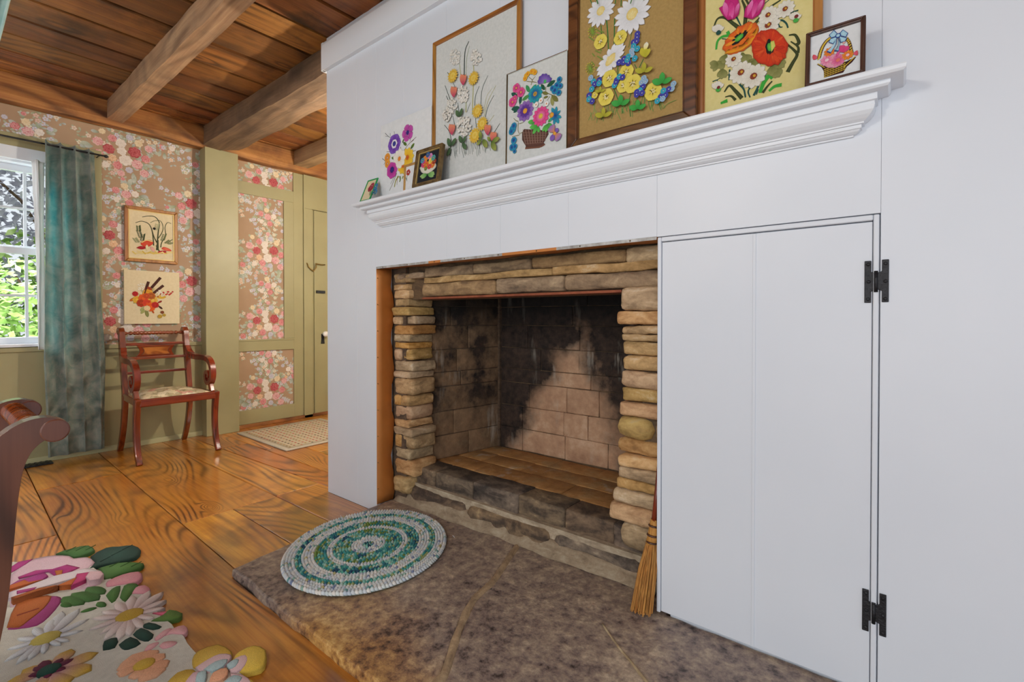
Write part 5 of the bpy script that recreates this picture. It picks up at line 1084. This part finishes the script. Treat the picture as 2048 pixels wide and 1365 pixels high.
for i in range(181):
    x = -.16+.32*i/180; b = abs(x); r = .0215+.0016*math.cos(x*2*PI/.0062) if b < .128 else (.0235 if b < .135 else (.0185 if b < .145 else .0225))
    pr.append((x, r))
MB().lathe(pr, (-1.60, .160, .762), (1, 0, 0), 22).build('crest_rail', M['mahog_y'], fc, label='glossy reeded crest rail')
for z, y in ((.60, .101), (.50, .097)): MB().box(-1.762, -1.438, y-.010, y+.010, z-.02, z+.02).build('cross_rail', M['walnut_old'], fc, bevel=.004)
MB().block(-1.785, -1.415, -.36, .08, .43, .485, .02, .0, 1, 0, nx=3, ny=3).build('seat', M['seatcloth'], fc)
for y in (-.36, .07): MB().box(-1.762, -1.438, y-.012, y+.012, .40, .45).build('seat_rail', M['walnut_old'], fc, bevel=.004)

# ================================================================== curtains
n = NT('teal_velvet'); p_ = n.pos(); f_ = n.noise(p_, 9.0, 6, .65, .6); f2 = n.noise(p_, 60.0, 3)
cl = n.ramp(f_, [(.3, '545852'), (.45, '86897e'), (.58, 'a8aa9e'), (.72, 'c2c2b4')])
b_ = n.bump(n.math('ADD', f_, n.math('MULTIPLY', f2, .3)), .35, .01)
df = n.add('BsdfPrincipled', {'Base Color': cl, 'Roughness': .8, 'Sheen Weight': .5, 'Normal': b_}).outputs[0]
tr = n.add('BsdfTranslucent', {'Color': lin('0ac8cc'), 'Normal': b_}).outputs[0]
n.t.links.new(n.add('MixShader', {0: .40, 1: df, 2: tr}).outputs[0], n.out.inputs[0]); M['velvet'] = n.m
M['lining'] = plain('white_lining', 'f4f8f8', None, .9, Emission_Strength=0.0)
def curtain(t, y0f, y1f, xc, z0, z1, folds, amp, mat, name, ny=110, nz=44, seed=0, thick=.002):
    mb = MB(); ids = []
    for k in range(nz+1):
        v = k/nz; z = z0+(z1-z0)*v; row = []
        for i in range(ny+1):
            u = i/ny; am = amp*(.55+.45*v)*(1 if v < .97 else .7); ph = u*folds*2*PI + .8*math.sin(v*2.2+seed) + .5*noise.noise(Vector((u*3, v*2.5, seed)))
            x = xc + am*math.sin(ph) + amp*.5*noise.noise(Vector((u*6, v*5, seed+4))) + .006*noise.noise(Vector((u*20, v*14, seed)))
            y = y0f(v)+(y1f(v)-y0f(v))*u + .012*math.cos(ph)
            row.append(mb.vert((x, y, z + (.006*math.sin(ph*1.0) if k == nz else 0))))
        ids.append(row)
    for k in range(nz):
        for i in range(ny): mb.face((ids[k][i], ids[k][i+1], ids[k+1][i+1], ids[k+1][i]), True)
    return mb.build(name, mat, t, solid=thick)
ct = thing('curtain', 'long teal velvet curtain hanging from the rod beside the window', 'curtain', (-4.5, .72, .05))
def lerp(pts):
    def f(v):
        for (a, x), (b, y) in zip(pts, pts[1:]):
            if a <= v <= b: return x+(y-x)*(v-a)/(b-a)
        return pts[-1][1]
    return f
curtain(ct, lerp([(0, .565), (.3, .548), (.6, .562), (1, .565)]), lerp([(0, .885), (.3, .89), (.6, .862), (1, .835)]), -4.505, .045, 2.195, 3.6, .030, M['velvet'], 'panel')
curtain(ct, lerp([(0, .525), (.5, .522), (.8, .512), (1, .505)]), lerp([(0, .575), (1, .58)]), -4.545, .78, 2.06, .8, .012, M['lining'], 'lining', 12, 40, 3)
rod = thing('curtain_rod', 'thin dark metal curtain rod above the window', 'curtain rod', (-4.505, .2, 2.172))
MB().tube([(-4.505, -.56, 2.172), (-4.505, .885, 2.172)], .006, 10).build('rod', M['iron'], rod)
for y in (-.57, .885): MB().lathe([(0, .006), (.006, .011), (.014, .012), (.024, .004), (.028, .001)], (-4.505, y, 2.172), (0, 1 if y > 0 else -1, 0), 12).build('finial', M['iron'], rod)
for y in (-.5, .86): MB().tube([(-4.589, y, 2.172), (-4.515, y, 2.172), (-4.505, y, 2.166)], .004, 8).build('bracket', M['iron'], rod)
M['velvet_lit'] = plain('lit_teal_velvet', '9cc4c0', 'b9d4d0', .85, 14, .4, 90)  # the teal velvet again, window light put into a paler colour
c2 = thing('curtain', 'narrow teal curtain, window light in its colour, hung from the ceiling and drawn back', 'curtain', (-2.9, .18, .02))
curtain(c2, lerp([(0, -.06), (.5, -.02), (.839, .06), (1, .10)]), lerp([(0, .13), (.5, .10), (.70, .165), (.839, .228), (.906, .258), (.963, .281), (1, .30)]), -2.9, .02, 2.425, 4.5, .020, M['velvet_lit'], 'panel', 80, 60, 6)
MB().tube([(-2.9, .06, 2.425), (-2.9, .33, 2.425)], .007, 10).build('rod', M['iron'], c2)
for y in (.09, .31): MB().tube([(-2.9, y, 2.425), (-2.9, y, 2.59)], .005, 8).build('rod_hanger', M['iron'], c2)

# ================================================================== oval braided rug on the hearth
br = thing('braided_rug', 'oval braided rag rug in teal and white on the hearth', 'rug', (-1.712, 1.182, .044))
TE = ('3f9c96', '66beb2', '8ed2c4', '3a8292', 'a4b478', '52aaa8', 'bfe0d2'); WH = ('eaf2f0', 'f4f6f4', 'dfeaec', 'f8f6f0', 'e4ecf2', 'cfdcea'); DK = ('1f3f5c', '2a5a6a', '4a8a8a', '1a2e48')
mb = MB(); mb.cursm = True
DKT = DK+TE; rows_ = [DKT, WH, WH, TE, TE, TE, WH, TE, TE, WH, WH, TE, WH, WH]
turns = 14; ca, sa = math.cos(-.95), math.sin(-.95)
def lump(c, d, L, W, H, col):
    nn = Vector((-d.y, d.x, 0)); idx = []
    for a_, b_, h in ((-1, 0, .15), (-.5, .8, .35), (.5, .8, .35), (1, 0, .15), (.5, -.8, .35), (-.5, -.8, .35)):
        idx.append(mb.vert(c + d*(a_*L) + nn*(b_*W) + Vector((0, 0, h*H)), col))
    top = mb.vert(c+Vector((0, 0, H)), col)
    low = [mb.vert(Vector(mb.v[i])*1 - Vector((0, 0, .35*H)), col) for i in idx]
    for i in range(6): j = (i+1) % 6; mb.face((idx[i], idx[j], top)); mb.face((low[i], low[j], idx[j], idx[i]))
RXm, RYm = .358, .318
s_ = .0; th = .6
while True:
    if th >= turns*2*PI: break
    f = (int(th/(2*PI))+1)/turns; r = f-.5/turns; ex, ey = RXm*r, RYm*r
    P = Vector((ex*math.cos(th), ey*math.sin(th), 0)); Tn = Vector((-ex*math.sin(th), ey*math.cos(th), 0)).normalized()
    pal = rows_[int(th/(2*PI))]
    seg = noise.noise(Vector((math.cos(th)*1.6, math.sin(th)*1.6, f*14)))
    for sd in (1, -1):
        col = R_.choice(pal)
        if pal is TE: col = ('2c5a7a' if seg > .38 else ('7a9a4a' if seg < -.35 else col)) if R_.random() < .6 else col
        elif R_.random() < .1: col = R_.choice(('8a9ac0', 'a4c8bc', '7ab0b0', 'c9c08a'))
        nn = Vector((-Tn.y, Tn.x, 0)); c = P + nn*(sd*.0060); dd = (Tn + nn*(sd*.75)).normalized()
        c = Vector((c.x*ca-c.y*sa, c.x*sa+c.y*ca, .004+R_.uniform(0, .002))); dd = Vector((dd.x*ca-dd.y*sa, dd.x*sa+dd.y*ca, 0))
        lump(c + Vector((-1.712, 1.182, .044)), dd, .0105, .0078, .014, lin(col))
    th += .0125/max(.02, math.hypot(ex*math.sin(th), ey*math.cos(th)))
mb.build('braid', M['rag'], br, cols=True)
mb = MB(); mb.rings([[(-1.712+(RXm*k*math.cos(q*PI/24)*ca-RYm*k*math.sin(q*PI/24)*sa), 1.182+(RXm*k*math.cos(q*PI/24)*sa+RYm*k*math.sin(q*PI/24)*ca), z) for q in range(48)] for k, z in ((.985, .0435), (.985, .049))]).build('backing', plain('rug_backing', 'b4ccc8', '8fb4b0', .95, 30), br)
for px0, py0, px1, py1 in ((590, 1146, 574, 1158), (761, 1170, 756, 1176), (683, 1040, 681, 1032), (905, 1072, 909, 1076)):
    a_, b_ = onZ(px0, py0, .052), onZ(px1, py1, .046); MB().tube([a_, (a_+b_)/2+Vector((0, 0, .003)), b_], .0013, 5).build('loose_thread', M['linen_w'], br)

# ================================================================== floral tufted rug
fr = thing('floral_rug', 'tufted floral rug with shaped petal edges and carved blossoms', 'rug', (-1.6, 0, 0))
RZ = .012
def ruv(org, sc): return lambda x, y: (lambda q: (q.x, q.y))(onZ(org[0]+x/sc, org[1]+y/sc, RZ))
zA, zB = ruv((0, 1060), 4.476), ruv((270, 1060), 4.476)
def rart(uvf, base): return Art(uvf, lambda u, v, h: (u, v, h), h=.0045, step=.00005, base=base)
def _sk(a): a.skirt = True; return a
base_poly = [zA(*q) for q in ((330, 300), (700, 270), (830, 330), (960, 420), (1100, 480), (1240, 500), (1330, 600), (1400, 720), (1470, 790))] + [zB(*q) for q in ((330, 840), (360, 890), (440, 950), (470, 1010), (520, 1070), (560, 1110), (600, 1180), (760, 1230), (900, 1250), (960, 1290))] + [(-1.36, .53), (-1.0, .55), (-.6, .56), (-.2, .54), (-.1, .4), (-.1, -1.0), (-.4, -1.1), (-2.4, -1.1), (-2.78, -.9), (-2.80, .0), (-2.79, .25)]
mb = MB(); rings = []
c_ = Vector((sum(q[0] for q in base_poly)/len(base_poly), sum(q[1] for q in base_poly)/len(base_poly)))
for k, z in ((1, .0005), (1, .009), (.994, .0115)): rings.append([(c_.x+(q[0]-c_.x)*k, c_.y+(q[1]-c_.y)*k, z) for q in base_poly])
mb.rings(rings, sm=False).build('base', plain('rug_ground', 'd9d6ca', 'cfccc0', .97, 60, .6, 500), fr)
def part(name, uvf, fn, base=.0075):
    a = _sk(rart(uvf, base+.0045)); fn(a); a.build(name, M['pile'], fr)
def leafpoly(pts, c, c2): return lambda a: a.poly(pts, c, c2, dome=.0045, fine=2)
for pts, c, c2 in (([(795, 350), (850, 290), (810, 240), (950, 160), (1060, 150), (1190, 138), (1262, 185), (1220, 250), (1090, 285), (960, 310)], '1f3f34', '2a5044'), ([(500, 215), (560, 190), (680, 160), (790, 140), (850, 185), (760, 230), (665, 250), (600, 225)], '3f6a30', '4f7c3c'), ([(880, 345), (1000, 310), (1120, 290), (1282, 298), (1270, 340), (1180, 375), (1060, 410), (930, 450)], '46702f', '55803a'), ([(945, 590), (1000, 530), (1080, 500), (1060, 600), (1000, 660)], '46702f', '557f3a'), ([(1070, 610), (1110, 500), (1190, 478), (1240, 500), (1170, 590), (1120, 650)], '4a7432', '5a843e'), ([(920, 1085), (930, 1000), (1060, 965), (1030, 1060)], '17382c', '20483a'), ([(1060, 1030), (1170, 958), (1265, 1020), (1150, 1077), (1090, 1070)], '17382c', '20483a'), ([(1185, 940), (1260, 878), (1380, 938), (1330, 1002), (1250, 990)], '1a3c30', '244e40'), ([(1250, 870), (1330, 833), (1452, 870), (1370, 902)], '1a3c30', '244e40')):
    def fl(a, pts=pts, c=c, c2=c2):
        a.poly(pts, c, c2, dome=.0045, fine=2)
    def fl2(a, pts=pts, c=c, c2=c2):
        fl(a)
        cx = sum(q[0] for q in pts)/len(pts); cy = sum(q[1] for q in pts)/len(pts); a.k += 70
        if len(pts) > 6:
            for q in range(1, 4):
                t = q/4; x, y = pts[0][0]*(1-t)+pts[len(pts)//2][0]*t, pts[0][1]*(1-t)+pts[len(pts)//2][1]*t; a.stroke([(x, y), (x+95, y-48)], 5, '16302a' if c[0] in '12' else '2e5222', 2)
    part('leaf', zA, fl2, .0065)
for x0, y0, x1, y1 in ((890, 632, 640, 572), (752, 672, 560, 606), (640, 690, 548, 660), (938, 578, 775, 520), (870, 702, 718, 742), (944, 692, 868, 655)):
    part('leaf', zA, lambda a, q=(x0, y0, x1, y1): a.petal(*q, .42, '3f6a30', '54803c', 1.0, dome=.0045))
part('leaf', zB, lambda a: (a.poly([(140, 822), (250, 768), (310, 718), (425, 750), (390, 802), (260, 822)], '5a7c34', '6a8c40', dome=.0045, fine=2), a.poly([(150, 752), (310, 736), (320, 752), (240, 772)], 'd8607a', 'e07890', dome=.004)))
# big rose
def bigrose(a):
    a.poly([(60, 420), (160, 320), (300, 258), (480, 228), (620, 233), (660, 255), (780, 243), (850, 290), (800, 350), (905, 370), (935, 430), (900, 500), (740, 548), (500, 548), (300, 625), (60, 720)], 'e9c6d2', 'efd4dc', dome=.003, fine=2)
    for P, c, c2 in (([(60, 360), (165, 290), (295, 263), (230, 312), (80, 400)], 'b0347e', 'b83c88'), ([(160, 430), (320, 370), (470, 358), (600, 318), (715, 345), (600, 400), (500, 430), (440, 385), (330, 390), (170, 450)], 'b83a80', 'c04a8c'), ([(490, 378), (560, 372), (555, 412), (505, 425)], 'c06a2c', 'c87434'), ([(80, 520), (160, 472), (300, 430), (400, 400), (432, 430), (385, 465), (260, 490), (100, 545)], 'a83a86', 'b44892'), ([(60, 530), (220, 470), (262, 490), (400, 465), (160, 535), (60, 565)], 'c0602a', 'c86c34'), ([(60, 600), (480, 440), (780, 368), (900, 392), (700, 450), (300, 565), (60, 650)], 'ecdfe4', 'f0e6ea'), ([(150, 580), (330, 545), (300, 570), (150, 610)], 'b04080', 'b84c8a'), ([(635, 542), (690, 430), (800, 414), (770, 482)], 'c03c74', 'cc4a80'), ([(500, 548), (690, 464), (640, 535)], 'c4682c', 'cc7438'), ([(765, 470), (800, 420), (905, 415), (930, 440), (895, 490), (800, 505)], 'e8c0c6', 'eccad0'), ([(100, 660), (350, 575), (500, 548), (520, 552), (330, 605), (120, 680)], 'a85a28', 'b4662e')):
        a.k += 40; a.poly(P, c, c2, dome=.0012)
part('flower', zA, bigrose, .006)
part('petal', zA, lambda a: (a.poly([(60, 900), (150, 660), (350, 600), (470, 590), (545, 600), (552, 650), (440, 785), (330, 865), (180, 892), (120, 900)], 'a8407e', 'b04a88', dome=.003, fine=2), setattr(a, 'k', 60), a.poly([(60, 880), (150, 665), (350, 603), (462, 600), (400, 705), (250, 825), (170, 880)], 'bf682c', 'c87434', dome=.0015, fine=2), setattr(a, 'k', 90), a.stroke([(150, 780), (260, 745), (350, 715)], 8, '9a4a34')), .0065)
for P in ([(945, 500), (960, 460), (1100, 400), (1240, 373), (1278, 420), (1230, 470), (1060, 500), (960, 516)], [(1175, 575), (1210, 520), (1300, 498), (1348, 540), (1300, 577)]): part('petal', zA, lambda a, P=P: a.poly(P, 'e39aa4', 'eaaab2', dome=.0045, fine=2), .0065)
for P in ([(170, 980), (250, 910), (320, 880), (330, 900), (270, 950), (190, 1000)], [(265, 955), (330, 890), (440, 855), (475, 900), (440, 940), (330, 935)], [(212, 1045), (250, 1010), (340, 1000), (382, 1012), (330, 1050), (250, 1070)], [(75, 1095), (110, 1040), (200, 1008), (215, 1020), (140, 1080)]): part('petal', zB, lambda a, P=P: a.poly(P, 'e8aaae', 'eebabc', dome=.004, fine=2), .0065)
def bigdaisy(c, tips, c0, c1, cc):
    def f(a):
        for x, y in tips: a.petal(c[0], c[1], x, y, .24, c0, c1, .8, dome=.005)
        a.k += 60; a.disc(c[0], c[1], 52, cc, cc, 1.0, 0, 12, dome=.004)
    return f
part('flower', zA, bigdaisy((1160, 775), [(1465, 555), (1492, 630), (1480, 700), (1340, 545), (1185, 590), (1035, 650), (905, 735), (820, 800), (790, 905), (890, 945), (925, 1000), (1055, 1000), (1160, 960), (1280, 890), (1385, 800)], 'd4b4b2', 'eee0d8', 'c8a43a'))
part('flower', zA, bigdaisy((410, 985), [(715, 705), (560, 730), (800, 800), (745, 905), (625, 1000), (545, 1040), (390, 1115), (250, 1180), (140, 1215), (30, 1190), (60, 1080), (150, 980), (300, 880), (470, 800)], 'bcb8c2', 'e2e6e6', 'c0b05a'))
def pansy(a):
    c = (440, 1270)
    for x, y in ((640, 1068), (885, 1100), (820, 1265), (600, 1400), (330, 1440), (40, 1380), (200, 1260), (380, 1180)): a.petal(c[0], c[1], x, y, .5, 'c08aa8', 'd8b23c', .6, dome=.004)
    a.k += 60
    for x, y in ((560, 1160), (665, 1165), (590, 1260), (420, 1345), (245, 1330), (380, 1190), (300, 1250)): a.petal(c[0], c[1], x, y, .45, '5a1a34', '6a2440', .6, dome=.003)
    a.k += 40; a.disc(c[0], c[1], 45, '17463a', '1c5244', dome=.003)
part('flower', zA, pansy)
def peach(a):
    for x, y in ((1180, 1120), (1330, 1080), (1480, 1110), (1500, 1230), (1400, 1330), (1200, 1345), (1040, 1290), (1080, 1200)): a.petal(1290, 1220, x, y, .8, 'eeae86', 'f2b892', .55, dome=.0035)
    a.k += 60; a.disc(1290, 1215, 48, 'd8b040', 'dcb84a', dome=.003)
part('flower', zA, peach)
def sunny(a):
    c = (750, 1320)
    for P, c1, c2 in (([(512, 1165), (560, 1090), (740, 1028), (865, 1092), (862, 1152), (800, 1215), (600, 1250), (520, 1240)], 'dfb648', 'e8c45c'), ([(870, 1190), (900, 1120), (960, 1078), (1060, 1038), (1172, 1080), (1162, 1222), (1080, 1272), (940, 1285)], 'e6c24e', 'ecca5c'), ([(260, 1400), (380, 1280), (520, 1252), (560, 1330), (430, 1460)], 'd8b040', 'e0bc50'), ([(960, 1330), (1050, 1350), (1080, 1420), (900, 1460)], 'e0b84a', 'e8c458')): a.poly(P, c1, c2, dome=.004, fine=2)
    a.k += 60
    for P, c1, c2 in (([(540, 1245), (650, 1170), (760, 1120), (860, 1130), (850, 1180), (760, 1260), (600, 1290)], 'e8c4c8', 'ecced0'), ([(830, 1230), (900, 1160), (990, 1130), (1010, 1180), (950, 1270), (860, 1290)], 'e8c4c8', 'ecced0'), ([(430, 1400), (520, 1290), (600, 1290), (560, 1400)], 'e0b8c0', 'e6c2c8'), ([(850, 1300), (960, 1310), (1040, 1380), (900, 1420)], 'e6c2c8', 'eaccd0')): a.poly(P, c1, c2, dome=.0015, fine=2)
    a.k += 30
    for P in ([(610, 1270), (720, 1195), (830, 1175), (790, 1240), (690, 1285)], [(820, 1225), (880, 1180), (930, 1180), (900, 1240), (840, 1265)], [(540, 1380), (560, 1300), (640, 1280), (620, 1390)], [(800, 1380), (880, 1320), (960, 1340), (900, 1400)]): a.poly(P, 'b2cbcf', 'bcd3d6', dome=.0012, fine=2)
    a.k += 30; a.poly([(660, 1390), (700, 1300), (820, 1255), (830, 1320), (760, 1380)], 'eeae88', 'f0b48e', dome=.0015, fine=2)
part('flower', zB, sunny)
for k, (x, y) in enumerate(((-.8, .1), (-1.2, -.45), (-2.2, -.5), (-.5, -.7), (-1.7, -.8), (-2.4, -.05))):
    a = Art(lambda u, v: (u, v), lambda u, v, h: (u, v, h), h=.0045, step=.00005, base=.012, scale=1.0)
    cc = (('eeae86', 'f2b892', 'd8b040'), ('d4b4b2', 'eee0d8', 'c8a43a'), ('c08aa8', 'd8b23c', '17463a'))[k % 3]
    for q in range(9): a.petal_uv(x, y, q*.7, .2, .11, lin(cc[0]), lin(cc[1]), .65, 6, .004)
    a.k += 40; a.disc(x, y, .035, cc[2], cc[2]); a.build('flower', M['pile'], fr)

# ================================================================== doormat in the hall
dm = thing('doormat', 'cream hall mat woven with rows of small red and olive dashes', 'rug', (-3.98, 2.1, 0))
MX0, MX1, MY0, MY1 = -4.41, -3.54, 1.735, 2.50
MB().block(MX0, MX1, MY0, MY1, .0005, .012, .005, 0, 1, 0).build('mat', plain('mat_cotton', 'c9bfae', 'bdb3a0', .95, 60, .4, 300), dm)
a = Art(lambda u, v: (u, v), lambda u, v, h: (u, v, .012+h), h=.0008, step=.0000005, base=.0001, scale=1.0)
a.poly([(MX0+.03, MY0+.035), (MX1-.03, MY0+.035), (MX1-.03, MY1-.035), (MX0+.03, MY1-.035)], 'd3c4a8', 'd3c4a8', dome=.0001)
for i in range(17):
    for j in range(15):
        x = MX0+.06+i*.0465+(.022 if j % 2 else 0)+R_.uniform(-.004, .004); y = MY0+.06+j*.0455
        if x < MX1-.05: a.disc(x, y, .0135, R_.choice(('a8322c', 'c0504a', '8a6a34', 'b88a3c', '6a2a2a', 'c87850', '4a3a34', 'c83a3a')), None, .62, 0, 6)
a.build('woven_dashes', M['stitch'], dm)

# ================================================================== hearth broom, floor register
bm = thing('hearth_broom', 'straw hearth broom leaning at the fireplace beside the cupboard door', 'broom', (-.63, 1.455, .050))
M['straw'] = wood('broom_straw', 'z', ('6a3c10', 'b0702c', 'd09a50'), 6, 3, 60, .7, 0, .2, '7a4818', False, .2, .1, .5)
TB, TT = Vector((-.634, 1.452, .051)), Vector((-.617, 1.500, .292))
mb = MB()
for i in range(150):
    a0 = R_.random()*6.28; q = math.sqrt(R_.random()); bx, by = .034*q*math.cos(a0), .018*q*math.sin(a0)
    b0 = TB + Vector((bx*1.05, by, R_.uniform(0, .02))); t0 = TT + Vector((bx*.38, by*.55, 0)); m0 = (b0*.45+t0*.55) + Vector((bx*.18, by*.2, 0))
    mb.tube([b0, m0, t0], .0015, 4, cap=False)
mb.build('bristles', M['straw'], bm)
MB().tube([TT+Vector((-.004, -.004, -.03)), TT+Vector((0, 0, -.005)), TT+Vector((.002, .004, .035)), TT+Vector((.003, .006, .05))], [.0185, .0165, .0135, .011], 14, flat=.8).build('binding', M['straw'], bm)
for dz in (-.022, .0, .03): q = TT+Vector((.002*dz*30, .15*dz, dz)); MB().lathe([(-.003, .0175-.05*abs(dz)), (0, .0195-.05*max(dz, 0)), (.003, .0175-.05*abs(dz))], q, (.05, .15, 1), 14).build('twine', M['darkframe'], bm)
MB().tube([TT+Vector((.003, .005, .04)), TT+Vector((.006, .018, .12)), TT+Vector((.010, .040, .26))], [.010, .009, .008], 10).build('handle', M['mahog'], bm)
rg = thing('floor_register', 'black iron register set against the wall under the curtain', 'vent', (-4.52, .46, 0))
MB().box(-4.575, -4.49, .33, .60, .0005, .010).build('plate', M['iron'], rg, bevel=.002)
for k in range(9): MB().box(-4.568, -4.497, .345+k*.028, .357+k*.028, .010, .014).build('bar', M['iron'], rg)
